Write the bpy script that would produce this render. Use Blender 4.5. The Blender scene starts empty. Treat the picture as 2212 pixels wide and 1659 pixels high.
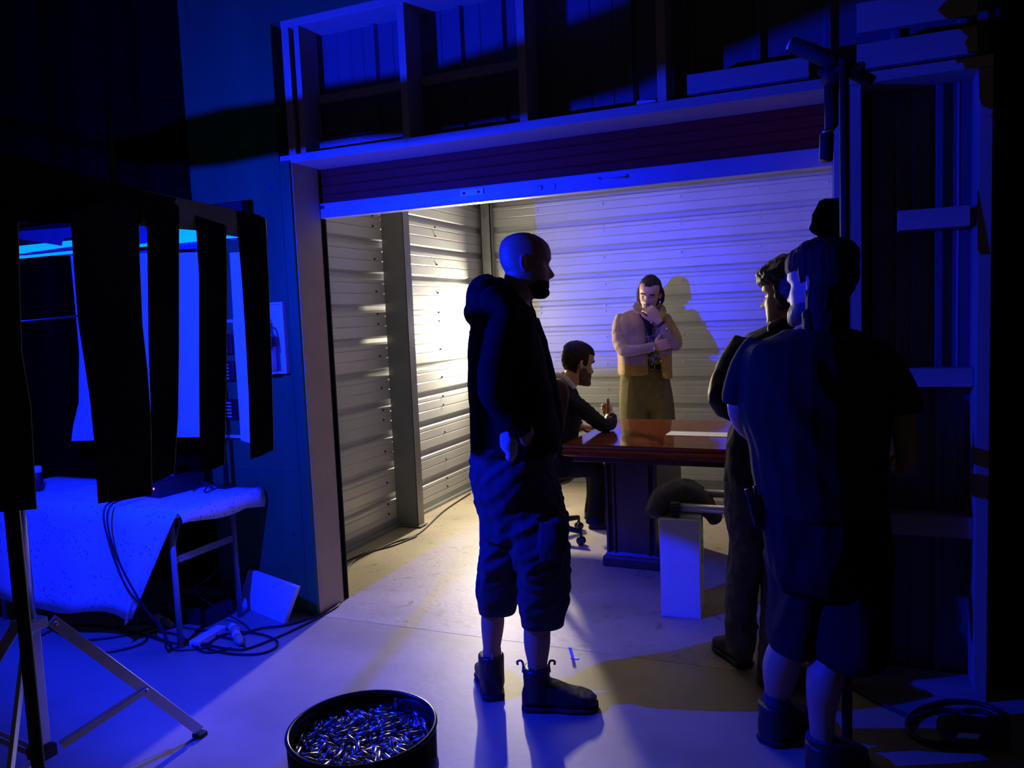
import bpy, bmesh, math, random
from mathutils import Vector, Matrix, noise
random.seed(7)
PI = math.pi
scene = bpy.context.scene
COL = scene.collection

# ------------------------------------------------------------------ camera
FPX, CX, CY = 1700.3, 1106.0, 829.5
CAM = Vector((0, 0, 1.5))
_y, _p, _r = map(math.radians, (-22.765, 4.958, -2.367))
FWD = Vector((math.sin(_y)*math.cos(_p), math.cos(_y)*math.cos(_p), -math.sin(_p)))
_rt = Vector((math.cos(_y), -math.sin(_y), 0)); _up = _rt.cross(FWD)
RIGHT = math.cos(_r)*_rt + math.sin(_r)*_up
UP = -math.sin(_r)*_rt + math.cos(_r)*_up
cam_d = bpy.data.cameras.new('camera'); cam = bpy.data.objects.new('camera', cam_d); COL.objects.link(cam)
cam_d.sensor_width = 36; cam_d.lens = 36*FPX/2212; cam_d.clip_end = 100
M = Matrix((RIGHT, UP, -FWD)).transposed().to_4x4(); M.translation = CAM
cam.matrix_world = M
scene.camera = cam
# ------------------------------------------------------------------ world, exposure
w = bpy.data.worlds.new('night'); scene.world = w; w.use_nodes = True
w.node_tree.nodes['Background'].inputs[0].default_value = (1.0, 0.88, 0.72, 1)
w.node_tree.nodes['Background'].inputs[1].default_value = 0.007
scene.view_settings.view_transform = 'Standard'; scene.view_settings.look = 'None'
scene.view_settings.gamma = 1; scene.view_settings.exposure = 0.0
try: scene.view_settings.use_curve_mapping = False
except Exception: pass
BLUE = (0.001, 0.010, 1.0)
WARM = (1.0, 0.87, 0.66)
LAMP = Vector((-2.49, 1.64, 1.77))      # blue lamp head on the chrome stand, just left of the frame
TUBE = Vector((-2.84, 6.33, 1.42))      # warm panel in the far corner of the unit
BLUE_W, WARM_W, LEDBAR_W = 540.0, 82.0, 1.3

def light(name, kind, loc, col, watts, **kw):
    d = bpy.data.lights.new(name, kind); d.color = col; d.energy = watts
    for k, v in kw.items(): setattr(d, k, v)
    o = bpy.data.objects.new(name, d); o.location = loc; COL.objects.link(o)
    return o
def aim(o, d): o.rotation_euler = Vector(d).to_track_quat('-Z', 'Y').to_euler()
bl = light('blue_lamp_light', 'SPOT', LAMP, BLUE, BLUE_W, spot_size=math.radians(178), spot_blend=0.4, shadow_soft_size=0.007)
aim(bl, (0.12, 1.0, -0.05))
bh = light('blue_lamp_hot_spot', 'SPOT', LAMP, BLUE, 400.0, spot_size=math.radians(58), spot_blend=1.0, shadow_soft_size=0.007)   # the beam centre of the same lamp
aim(bh, Vector((-0.70, 6.5, 1.45))-LAMP)
wl = light('warm_panel_light', 'AREA', TUBE+Vector((0.012, -0.02, 0)), WARM, WARM_W, shape='RECTANGLE', size=0.07, size_y=0.26)
aim(wl, (0.11, -0.99, -0.04))

# ------------------------------------------------------------------ helpers
def ray(u, v): return FWD + RIGHT*((u-CX)/FPX) - UP*((v-CY)/FPX)
def at(u, v, d): return CAM + ray(u, v)*d
def onz(u, v, z=0.0): r = ray(u, v); return CAM + r*((z-CAM.z)/r.z)
def ony(u, v, y): r = ray(u, v); return CAM + r*((y-CAM.y)/r.y)
def onx(u, v, x): r = ray(u, v); return CAM + r*((x-CAM.x)/r.x)
def depth(p): return (Vector(p)-CAM).dot(FWD)
def V(*a): return Vector(a)

def mat(name, col, rough=0.6, metal=0.0, var=0.12, scale=8.0, bump=0.0, bscale=60.0, col2=None, stretch=None, spec=0.5, sheen=0.0, emit=None, detail=5.0):
    m = bpy.data.materials.new(name); m.use_nodes = True
    nt = m.node_tree; N = nt.nodes; L = nt.links; b = N['Principled BSDF']
    b.inputs['Roughness'].default_value = rough; b.inputs['Metallic'].default_value = metal
    b.inputs['Specular IOR Level'].default_value = spec
    if sheen: b.inputs['Sheen Weight'].default_value = sheen
    tc = N.new('ShaderNodeTexCoord'); mp = N.new('ShaderNodeMapping'); L.new(tc.outputs['Object'], mp.inputs[0])
    if stretch: mp.inputs['Scale'].default_value = stretch
    nz = N.new('ShaderNodeTexNoise'); nz.inputs['Scale'].default_value = scale; nz.inputs['Detail'].default_value = detail
    L.new(mp.outputs[0], nz.inputs[0])
    rp = N.new('ShaderNodeValToRGB'); L.new(nz.outputs['Fac'], rp.inputs[0])
    c2 = col2 or tuple(c*(1-var) for c in col); c1 = col if col2 else tuple(min(1, c*(1+var)) for c in col)
    rp.color_ramp.elements[0].color = (*c2, 1); rp.color_ramp.elements[1].color = (*c1, 1)
    rp.color_ramp.elements[0].position = 0.35; rp.color_ramp.elements[1].position = 0.65
    L.new(rp.outputs[0], b.inputs['Base Color'])
    if bump:
        n2 = N.new('ShaderNodeTexNoise'); n2.inputs['Scale'].default_value = bscale; n2.inputs['Detail'].default_value = 4
        L.new(mp.outputs[0], n2.inputs[0])
        bp = N.new('ShaderNodeBump'); bp.inputs['Strength'].default_value = bump; bp.inputs['Distance'].default_value = 0.01
        L.new(n2.outputs['Fac'], bp.inputs['Height']); L.new(bp.outputs[0], b.inputs['Normal'])
    if emit:
        b.inputs['Emission Color'].default_value = (*emit[0], 1); b.inputs['Emission Strength'].default_value = emit[1]
    return m

class MB:
    """collects boxes, tubes, lofts; build() links them as ONE mesh object (vertices in world space)"""
    def __init__(s): s.v = []; s.f = []; s.mi = []; s.cur = 0; s.smooth = []
    def add(s, vs, fs, smooth=False):
        n = len(s.v); s.v += [tuple(p) for p in vs]
        for f in fs: s.f.append([i+n for i in f]); s.mi.append(s.cur); s.smooth.append(smooth)
    def box(s, lo, hi, rot=None, piv=None):
        x0, y0, z0 = lo; x1, y1, z1 = hi
        vs = [Vector(p) for p in ((x0,y0,z0),(x1,y0,z0),(x1,y1,z0),(x0,y1,z0),(x0,y0,z1),(x1,y0,z1),(x1,y1,z1),(x0,y1,z1))]
        if rot is not None:
            pv = Vector(piv) if piv is not None else Vector(((x0+x1)/2,(y0+y1)/2,(z0+z1)/2))
            vs = [pv+rot@(p-pv) for p in vs]
        s.add(vs, [[0,3,2,1],[4,5,6,7],[0,1,5,4],[1,2,6,5],[2,3,7,6],[3,0,4,7]]); return s
    def hexa(s, vs): s.add(vs, [[0,3,2,1],[4,5,6,7],[0,1,5,4],[1,2,6,5],[2,3,7,6],[3,0,4,7]]); return s
    def rings(s, rings, close=True, caps=True, smooth=True):
        n = len(rings[0]); vs = [p for r in rings for p in r]; fs = []
        for i in range(len(rings)-1):
            for j in range(n if close else n-1):
                k = (j+1) % n
                fs.append([i*n+j, i*n+k, (i+1)*n+k, (i+1)*n+j])
        if caps and close:
            fs.append(list(range(n))[::-1]); fs.append([(len(rings)-1)*n+j for j in range(n)])
        s.add(vs, fs, smooth); return s
    def tube(s, pts, r, seg=10, caps=True, smooth=True):
        pts = [Vector(p) for p in pts]; rr = r if isinstance(r, (list, tuple)) else [r]*len(pts)
        rings = []; prev = None
        for i, p in enumerate(pts):
            t = (pts[min(i+1, len(pts)-1)]-pts[max(i-1, 0)]).normalized()
            if prev is None: prev = t.orthogonal().normalized()
            a = (prev - t*prev.dot(t)).normalized(); prev = a; b = t.cross(a)
            rings.append([p+a*(rr[i]*math.cos(2*PI*j/seg))+b*(rr[i]*math.sin(2*PI*j/seg)) for j in range(seg)])
        return s.rings(rings, caps=caps, smooth=smooth)
    def lathe(s, prof, c, seg=32, axis=None, caps=True, smooth=True):
        c = Vector(c); ax = Vector(axis or (0,0,1)).normalized(); a = ax.orthogonal().normalized(); b = ax.cross(a)
        return s.rings([[c+ax*z+a*(r*math.cos(2*PI*j/seg))+b*(r*math.sin(2*PI*j/seg)) for j in range(seg)] for r, z in prof], caps=caps, smooth=smooth)
    def ell(s, c, ax, ay, az, n=12, m=20):
        c = Vector(c); rings = []
        for i in range(n+1):
            t = PI*i/n; rr = max(math.sin(t), 0.02)
            rings.append([c+az*(-math.cos(t))+ax*(rr*math.cos(2*PI*j/m))+ay*(rr*math.sin(2*PI*j/m)) for j in range(m)])
        return s.rings(rings)
    def plate(s, outline, normal, th):
        """flat polygon given thickness"""
        n = len(outline); o = Vector(normal).normalized()*th
        vs = [Vector(p) for p in outline]+[Vector(p)+o for p in outline]
        fs = [list(range(n))[::-1], [n+i for i in range(n)]]+[[i, (i+1) % n, n+(i+1) % n, n+i] for i in range(n)]
        s.add(vs, fs); return s
    def mesh(s, name, mats, bevel=0.0):
        me = bpy.data.meshes.new(name); me.from_pydata(s.v, [], s.f)
        for m in (mats if isinstance(mats, (list, tuple)) else [mats]): me.materials.append(m)
        me.polygons.foreach_set('material_index', s.mi); me.polygons.foreach_set('use_smooth', s.smooth)
        bm = bmesh.new(); bm.from_mesh(me); bmesh.ops.recalc_face_normals(bm, faces=bm.faces)
        bm.to_mesh(me); bm.free(); me.update(); return me
    def build(s, name, mats, parent=None, bevel=0.0):
        me = s.mesh(name, mats); o = bpy.data.objects.new(name, me); COL.objects.link(o)
        if bevel:
            md = o.modifiers.new('bevel', 'BEVEL'); md.width = bevel; md.segments = 2; md.limit_method = 'ANGLE'; md.angle_limit = math.radians(50)
        if parent is not None: setpar(o, parent)
        return o
def wm(o):
    m = o.matrix_basis.copy() if o.parent is None else wm(o.parent) @ o.matrix_parent_inverse @ o.matrix_basis
    return m
def setpar(o, p): o.parent = p; o.matrix_parent_inverse = wm(p).inverted()
def tag(o, label, cat, group=None, kind=None):
    o['label'] = label; o['category'] = cat
    if group: o['group'] = group
    if kind: o['kind'] = kind
    return o
def thing(name, label, cat, loc, group=None):
    o = bpy.data.objects.new(name, None); o.empty_display_size = 0.1; COL.objects.link(o); o.location = loc
    return tag(o, label, cat, group)
def struct(name, mb, m, bevel=0.0):
    o = mb.build(name, m, None, bevel); o['kind'] = 'structure'; return o
def origin_to(o, loc):
    """put a mesh thing's own origin at its base"""
    loc = Vector(loc); o.data.transform(Matrix.Translation(-loc)); o.location = loc; return o
def spline(pts, n=6):
    pts = [Vector(p) for p in pts]; out = []
    for i in range(len(pts)-1):
        p0 = pts[max(i-1, 0)]; p1 = pts[i]; p2 = pts[i+1]; p3 = pts[min(i+2, len(pts)-1)]
        for k in range(n):
            t = k/n; out.append(0.5*((2*p1)+(p2-p0)*t+(2*p0-5*p1+4*p2-p3)*t*t+(3*p1-p0-3*p2+p3)*t**3))
    out.append(pts[-1]); return out

# ------------------------------------------------------------------ materials
def concrete():
    m = mat('concrete', (0.40, 0.335, 0.22), 0.5, var=0.16, scale=2.2, bump=0.12, bscale=35, detail=9)
    nt = m.node_tree; N = nt.nodes; L = nt.links; b = N['Principled BSDF']
    tc = N['Texture Coordinate']; src = b.inputs['Base Color'].links[0].from_socket
    vo = N.new('ShaderNodeTexNoise'); vo.inputs['Scale'].default_value = 11; vo.inputs['Detail'].default_value = 8; vo.inputs['Distortion'].default_value = 1.2
    L.new(tc.outputs['Object'], vo.inputs[0])
    r2 = N.new('ShaderNodeValToRGB'); L.new(vo.outputs['Fac'], r2.inputs[0])
    r2.color_ramp.elements[0].position = 0.27; r2.color_ramp.elements[0].color = (0.62, 0.6, 0.58, 1)
    r2.color_ramp.elements[1].position = 0.42; r2.color_ramp.elements[1].color = (1, 1, 1, 1)
    mx = N.new('ShaderNodeMix'); mx.data_type = 'RGBA'; mx.blend_type = 'MULTIPLY'; mx.inputs[0].default_value = 1
    L.new(src, mx.inputs[6]); L.new(r2.outputs[0], mx.inputs[7])
    # small dark chips
    v2 = N.new('ShaderNodeTexVoronoi'); v2.inputs['Scale'].default_value = 7; v2.inputs['Randomness'].default_value = 1
    L.new(tc.outputs['Object'], v2.inputs[0])
    r3 = N.new('ShaderNodeValToRGB'); L.new(v2.outputs['Distance'], r3.inputs[0])
    r3.color_ramp.elements[0].position = 0.045; r3.color_ramp.elements[0].color = (0.45, 0.42, 0.4, 1)
    r3.color_ramp.elements[1].position = 0.075; r3.color_ramp.elements[1].color = (1, 1, 1, 1)
    m2 = N.new('ShaderNodeMix'); m2.data_type = 'RGBA'; m2.blend_type = 'MULTIPLY'; m2.inputs[0].default_value = 1
    L.new(mx.outputs[2], m2.inputs[6]); L.new(r3.outputs[0], m2.inputs[7]); L.new(m2.outputs[2], b.inputs['Base Color'])
    return m
M_CONC = concrete()
M_PANEL = mat('white_steel_panel', (0.52, 0.535, 0.52), 0.30, 0.15, var=0.04, scale=3, spec=0.5)
M_GALV = mat('galvanised_steel', (0.30, 0.31, 0.30), 0.42, 0.35, var=0.06, scale=5)
M_PLY = mat('painted_plywood', (0.014, 0.16, 0.030), 0.8, var=0.16, scale=5, bump=0.15, bscale=30, stretch=(1, 1, 0.25))
M_WOOD = mat('raw_pine', (0.46, 0.36, 0.22), 0.75, var=0.15, scale=4, stretch=(1, 1, 0.2), bump=0.1)
M_WOODH = mat('raw_pine_board', (0.46, 0.36, 0.22), 0.75, var=0.15, scale=4, stretch=(0.2, 1, 1), bump=0.1)
M_CORR = mat('corrugated_wall_sheet', (0.15, 0.15, 0.13), 0.5, 0.1, var=0.05)
M_JAMB = mat('tan_painted_jamb', (0.62, 0.49, 0.32), 0.6, var=0.05, scale=6)
M_BLACK = mat('black_paint', (0.008, 0.008, 0.008), 0.75, var=0.2)
M_DOOR = mat('maroon_door_slat', (0.34, 0.030, 0.010), 0.6, var=0.08, spec=0.12)
M_BAR = mat('aluminium_bottom_bar', (0.40, 0.40, 0.42), 0.45, 0.3, var=0.05)
M_ZINC = mat('zinc_plate', (0.75, 0.75, 0.74), 0.35, 0.4, var=0.05)
M_CHROME = mat('chrome', (0.62, 0.60, 0.60), 0.22, 0.9, var=0.03)
M_ALU = mat('satin_aluminium', (0.66, 0.64, 0.62), 0.35, 0.55, var=0.05)
M_DUVE = mat('black_duvetyne', (0.003, 0.003, 0.003), 0.95, var=0.2, spec=0.0)
M_FOAM = mat('black_foamcore', (0.035, 0.030, 0.026), 0.9, var=0.15, spec=0.2)
M_KRAFT = mat('grey_card_band', (0.75, 0.70, 0.62), 0.9, var=0.1, spec=0.2)
M_WHITE = mat('white_foamcore', (0.80, 0.80, 0.80), 0.7, var=0.02)
M_PAINTW = mat('white_painted_wood', (0.76, 0.74, 0.70), 0.55, var=0.03)
M_RUB = mat('black_rubber_cable', (0.012, 0.012, 0.012), 0.55, var=0.1)
M_PLAST = mat('black_plastic', (0.014, 0.014, 0.015), 0.4, var=0.1)
M_WPLAST = mat('white_plastic', (0.7, 0.7, 0.66), 0.4, var=0.03)
M_MAHOG = mat('mahogany', (0.185, 0.045, 0.020), 0.08, var=0.22, scale=3.5, stretch=(0.35, 4, 1), spec=0.7)
M_MAHOGD = mat('mahogany_dark', (0.075, 0.022, 0.014), 0.25, var=0.2, scale=4, stretch=(3, 3, 0.3))
M_PAPER = mat('paper', (0.85, 0.84, 0.8), 0.7, var=0.02)
M_SANDB = mat('sandbag_cordura', (0.055, 0.052, 0.045), 0.85, var=0.15, scale=30, bump=0.2, bscale=120)
M_RED = mat('red_stencil_paint', (0.22, 0.03, 0.025), 0.6, var=0.1)
M_BRASS = mat('spent_brass', (0.62, 0.60, 0.54), 0.28, 1.0, var=0.12, scale=40)
M_DRUM = mat('black_drum_enamel', (0.010, 0.010, 0.011), 0.28, var=0.1)
M_GLASS = mat('clear_glass', (0.8, 0.85, 0.9), 0.08)
M_GLASS.node_tree.nodes['Principled BSDF'].inputs['Transmission Weight'].default_value = 0.8
# ================================================================== structure
XL, YB, YF, YI = -3.0, 6.58, 3.24, 3.45
RIBS = [2.275-0.2265*k for k in range(-2, 11)]
# floor: outer slab, threshold strip, inner slab raised a few millimetres
M_APRON = mat('smooth_apron_concrete', (0.36, 0.30, 0.185), 0.5, var=0.2, scale=1.8, bump=0.08, bscale=25, detail=8)
fl = MB()
fl.cur = 1; fl.add([(-9,-3,-.0008),(6,-3,-.0008),(6,3.235,-.0008),(-9,3.235,-.0008)], [[0,1,2,3]])
fl.add([(-9,3.235,-.0008),(6,3.235,-.0008),(6,3.2351,0),(-9,3.2351,0)], [[0,1,2,3]])
fl.cur = 0; fl.add([(-9,3.2351,0),(6,3.2351,0),(6,6.9,0),(-9,6.9,0)], [[0,1,2,3]])
struct('floor', fl, [M_CONC, M_APRON])

def panel_profile(z0, z1):
    pr = [(z0, 0.0)]
    for k in sorted(RIBS):
        for dz, d in ((-.034, 0), (-.018, -.031), (.010, -.031), (.026, 0)):
            if z0 < k+dz < z1: pr.append((k+dz, d))
        for dz in (.095, .165):
            for e, d in ((-.006, 0), (0, -.0045), (.006, 0)):
                if z0 < k+dz+e < z1: pr.append((k+dz+e, d))
    pr.append((z1, 0.0)); return sorted(pr)
PRO = panel_profile(0.02, 2.62)
def ribbed(mb, p0, p1, nrm):
    """horizontal ribbed steel sheet from p0 to p1 (xy), interior normal nrm"""
    r0 = [Vector((p0[0]+nrm[0]*d, p0[1]+nrm[1]*d, z)) for z, d in PRO]; r1 = [Vector((p1[0]+nrm[0]*d, p1[1]+nrm[1]*d, z)) for z, d in PRO]
    n = len(PRO); mb.add(r0+r1, [[i, i+1, n+i+1, n+i] for i in range(n-1)])
def screw(mb, p, nrm):
    mb.lathe([(.0075, -.002), (.0075, .003), (.0045, .004), (.0045, .010), (.001, .011)], p, 8, nrm)
wl_ = MB(); ribbed(wl_, (XL, YI), (XL, YB+.02), (1, 0)); wl_.cur = 1
for yy in (4.76, 5.68):
    for k in RIBS:
        for dz in ((-.115,) if int(round((k-2.275)/0.2265)) % 3 else (-.115, -.045)):
            if .05 < k+dz < 2.55: screw(wl_, (XL, yy, k+dz), (1, 0, 0))
wl_.cur = 2; wl_.box((XL-.001, YI, 0), (XL+.03, YB, .022)); wl_.box((XL-.001, YI, 0), (XL+.004, YB, .07))
struct('wall_left', wl_, [M_PANEL, M_BLACK, M_GALV])
wb = MB(); ribbed(wb, (XL-.03, YB), (0.56, YB), (0, -1)); wb.cur = 1
for xx in (-2.45, -1.86, -1.205, -0.585, -0.085):
    for k in RIBS:
        for dz in ((-.085,) if int(round((k-2.275)/0.2265)) % 3 else (-.085, -.04, .135)):
            if .05 < k+dz < 2.55: screw(wb, (xx, YB, k+dz), (0, -1, 0))
wb.cur = 2; wb.box((XL, YB-.03, 0), (0.5, YB, .022)); wb.box((XL, YB-.005, 0), (0.5, YB, .07))
struct('wall_back', wb, [M_PANEL, M_ZINC, M_GALV])
wr = MB(); ribbed(wr, (0.52, YI), (0.52, YB+.02), (-1, 0)); struct('wall_right', wr, M_PANEL)
ce = MB(); ce.box((XL-.03, YI, 2.6), (.56, YB+.03, 2.63)); struct('ceiling', ce, M_PANEL)
# steel columns of the unit
c1 = MB(); c1.box((XL-.0, 4.872, 0.012), (-2.822, 4.880, 2.6)); c1.box((-2.826, 4.872, 0.012), (-2.820, 4.955, 2.6)); c1.box((-2.84, 4.947, 0.012), (-2.822, 4.955, 2.6))
c1.box((XL, 4.86, 0.008), (-2.80, 4.97, .014))
struct('trim_1', c1, M_GALV)
c2 = MB(); c2.box((XL+.03, 6.500, 0), (-2.875, 6.508, 2.6)); c2.box((-2.882, 6.500, 0), (-2.875, 6.575, 2.6)); c2.box((XL+.03, 6.5, 0), (XL+.036, 6.575, 2.6))
c2.lathe([(.016, 0), (.016, .012), (.010, .013), (.010, .022), (.002, .023)], (-2.925, 6.5, 2.40), 6, (0, -1, 0))
struct('trim_2', c2, M_GALV)
# facade: painted plywood left of and above the opening
wf = MB(); wf.box((-3.135, YF, 0), (-2.56, YI-.005, 4.2)); wf.box((-2.56, YF, 2.965), (0.5, YI-.02, 4.2)); wf.box((-2.57, YI-.03, 0), (-2.505, YI+.02, 2.62))
wf.box((0.075, YI-.02, 0), (.56, YI, 2.62))
wf.cur = 1; wf.box((-3.08, YF-.0015, .745), (-2.57, YF+.001, .749))
for (a, b) in ((-2.62, 2.18), (-2.86, 2.09), (-2.70, 1.98), (-2.62, .42), (-3.05, 2.5)): wf.lathe([(.012, 0), (.012, .0015), (.002, .002)], (a, YF, b), 12, (0, -1, 0))
struct('wall_front', wf, [M_PLY, mat('plywood_joint', (0.02, 0.05, 0.065), .8)])
t3 = MB(); t3.box((-2.545, YF-.018, 0), (-2.487, YF+.02, 2.30)); struct('trim_3', t3, M_PLY, .002)       # narrow front strip beside the jamb
t4 = MB(); t4.box((-2.507, YF, 0), (-2.485, YI, 2.29)); struct('trim_4', t4, M_JAMB, .0015)                 # jamb board, left
t4.cur = 0
t5 = MB(); t5.box((-2.53, YI+.002, 0), (-2.49, YI+.012, 2.29)); t5.box((-2.53, YI+.045, 0), (-2.49, YI+.055, 2.29)); t5.box((-2.54, YI+.002, 0), (-2.53, YI+.055, 2.29)); struct('trim_5', t5, M_BLACK)  # door track, left
t6 = MB(); t6.box((-.022, YF, 0), (0.0, YI, 2.29)); struct('trim_6', t6, M_JAMB, .0015)                      # jamb board, right
t7 = MB(); t7.box((-.028, YI+.002, 0), (.0, YI+.06, 2.29)); struct('trim_7', t7, M_GALV)                     # door track, right
t8 = MB(); t8.box((-2.55, YF-.004, 2.292), (0.492, YI+.02, 2.330)); struct('trim_8', t8, M_WOODH, .002)       # header plate over the door
t9 = MB(); t9.box((-2.50, YF, 2.93), (0.5, YI-.02, 2.966)); struct('trim_9', t9, M_WOODH, .002)             # top plate of the clerestory bays

# corrugated sheet closing the clerestory bays and the side panel
def vsheet(mb, x0, x1, z0, z1, y, ribs, minor):
    pr = [(x0, 0)]
    for r in ribs:
        for dx, d in ((-.020, 0), (-.010, -.022), (.010, -.022), (.020, 0)): pr.append((r+dx, d))
    for r in minor:
        for dx, d in ((-.006, 0), (0, -.004), (.006, 0)): pr.append((r+dx, d))
    pr = sorted(p for p in pr if x0 <= p[0] <= x1)+[(x1, 0)]
    n = len(pr); mb.add([(x, y+d, z0) for x, d in pr]+[(x, y+d, z1) for x, d in pr], [[i, i+1, n+i+1, n+i] for i in range(n-1)])
cs = MB(); vsheet(cs, -2.50, 0.5, 2.33, 2.93, 3.415, [-2.08, -1.62, -1.41, -.82, -.56, -.30, -.04, .2, .42], [-2.44, -2.37, -2.30, -2.22, -2.15, -1.98, -1.93, -1.72, -1.52, -1.3, -1.18, -1.1, -1.0, -.9, -.7])
struct('wall_top', cs, M_CORR)
cs = MB(); vsheet(cs, 0.0, 0.5, 0.03, 2.29, 3.415, [.125, .345, .47], [.20, .252, .41])
struct('wall_side', cs, M_CORR)

def piece(name, lo, hi, m, label, cat, group=None, bevel=.002, rot=None):
    mb = MB(); mb.box(lo, hi, rot); o = mb.build(name, m, None, bevel); origin_to(o, ((lo[0]+hi[0])/2, (lo[1]+hi[1])/2, lo[2])); return tag(o, label, cat, group)
G = 'pine studs of the wall framing'
piece('wall_stud', (-2.497, YF, 2.331), (-2.455, 3.385, 2.93), M_WOOD, 'raw pine stud at the far left end of the clerestory framing, against the plywood', 'stud', G)
piece('wall_stud', (-2.425, YF, 2.331), (-2.395, 3.385, 2.93), M_WOOD, 'raw pine stud just right of the end stud above the left door jamb', 'stud', G)
piece('wall_stud', (-1.852, YF, 2.331), (-1.815, 3.385, 2.93), M_WOOD, 'raw pine stud between the first and second blue lit bays over the door', 'stud', G)
piece('wall_stud', (-1.272, YF, 2.331), (-1.235, 3.385, 2.93), M_WOOD, 'raw pine stud between the second and third bays over the door', 'stud', G)
piece('wall_stud', (-0.675, YF, 2.331), (-0.638, 3.385, 2.93), M_WOOD, 'raw pine stud right of the third bay, at the end of the blue light', 'stud', G)
piece('wall_stud', (0.000, YF, 0.039), (0.036, 3.385, 2.291), M_WOOD, 'pine stud doubled beside the right door jamb, the one nearer the opening', 'stud', G)
piece('wall_stud', (0.0375, YF, 0.039), (0.0735, 3.385, 2.291), M_WOOD, 'pine stud doubled beside the right door jamb, the one nearer the ribbed panel', 'stud', G)
piece('wall_stud', (0.450, YF, 0.039), (0.492, 3.385, 2.291), M_WOOD, 'tall pine stud closing the right edge of the framed side panel', 'stud', G)
piece('sole_plate', (0.000, YF, 0.0), (0.492, 3.385, 0.038), M_WOODH, 'pine sole plate on the floor under the framed side panel', 'board')
G = 'short pine blocks in the framed side panel'
piece('wood_block', (0.197, 3.250, 1.752), (0.428, 3.385, 1.824), M_WOODH, 'short pine block near the top of the side panel, ending before the stud', 'block', G)
piece('wood_block', (0.074, 3.300, 1.170), (0.449, 3.385, 1.240), M_WOODH, 'pine block halfway up the side panel, level with the shoulder sleeve', 'block', G)
piece('wood_block', (0.074, 3.290, 0.602), (0.449, 3.385, 0.682), M_WOODH, 'lowest pine block of the side panel, at knee height', 'block', G)
G = 'pine boards lying in the clerestory'
piece('wood_board', (-2.39, 3.362, 2.588), (-1.855, 3.388, 2.628), M_WOODH, 'narrow pine board across the back of the first bay over the door', 'board', G)
piece('wood_board', (-1.812, 3.362, 2.592), (-1.275, 3.388, 2.632), M_WOODH, 'narrow pine board across the back of the second bay over the door', 'board', G)
piece('wood_board', (-2.39, 3.345, 2.334), (-1.86, 3.385, 2.40), M_WOODH, 'pine board standing on the header plate in the first bay', 'board', G)
piece('wood_board', (-0.560, 3.262, 2.350), (-0.105, 3.300, 2.425), M_WOODH, 'knotty pine board over the right end of the door, beside the clamp arm', 'board', G)
piece('wood_board', (0.060, 3.262, 2.350), (0.446, 3.300, 2.440), M_WOODH, 'pine board right of the clamp arm, lower of two', 'board', G)
piece('wood_board', (0.060, 3.262, 2.480), (0.446, 3.300, 2.585), M_WOODH, 'pine board at the upper right corner, upper of two', 'board', G)
o = piece('wood_scrap', (-0.775, 3.262, 2.331), (-0.700, 3.345, 2.352), M_PAPER, 'small pale wood offcut lying on the header plate above the door', 'offcut', None, .002, Matrix.Rotation(.35, 3, 'Z'))

# roll-up door, mostly raised
dc = MB(); pr = []
z = 2.118
while z < 2.56:
    pr += [(z, 0.0), (z+.004, -.006), (z+.040, -.006), (z+.044, 0.0)]; z += .046
n = len(pr); dc.add([(-2.525, 3.485+d, q) for q, d in pr]+[(0.01, 3.485+d, q) for q, d in pr], [[i, i+1, n+i+1, n+i] for i in range(n-1)])
door = struct('door_1', dc, M_DOOR)
b_ = MB(); b_.box((-2.523, 3.455, 2.050), (-0.024, 3.480, 2.118)); b_.box((-2.523, 3.455, 2.043), (-0.024, 3.51, 2.051)); bar = b_.build('bottom_bar', M_BAR, door, .002)
h = MB(); h.box((-1.675, 3.448, 2.078), (-1.555, 3.4545, 2.106)); h.cur = 1
for x in (-1.655, -1.578): h.lathe([(.006, 0), (.006, .004), (.001, .005)], (x, 3.448, 2.090), 10, (0, -1, 0))
h.build('lift_handle', [M_ZINC, M_BLACK], bar)['label'] = 'shiny zinc lift handle'
h = MB(); o8 = [Vector((-1.268+.055*math.copysign(1, math.cos(t))*1+.018*math.cos(t), 3.4545, 2.076+.018*math.sin(t))) for t in [2*PI*i/24 for i in range(24)]]
h.plate(o8, (0, -1, 0), .004); h.lathe([(.013, .004), (.013, .008), (.003, .009)], (-1.268, 3.4545, 2.077), 16, (0, -1, 0)); h.build('latch_plate', M_BAR, bar)
h = MB(); h.tube([(-.985, 3.455, 2.086), (-.985, 3.440, 2.083), (-.87, 3.440, 2.083), (-.87, 3.455, 2.086)], .004, 8)
for x in (-.99, -.865): h.lathe([(.010, 0), (.010, .003)], (x, 3.4545, 2.088), 10, (0, -1, 0))
h.build('lift_handle', M_BAR, bar)
h = MB(); h.lathe([(.010, 0), (.010, .006), (.005, .007), (.005, .020), (.001, .021)], (-2.495, 3.455, 2.098), 10, (0, -1, 0)); h.box((-2.49, 3.449, 2.09), (-2.462, 3.4545, 2.106)); h.build('slide_bolt', M_BLACK, bar)

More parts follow.
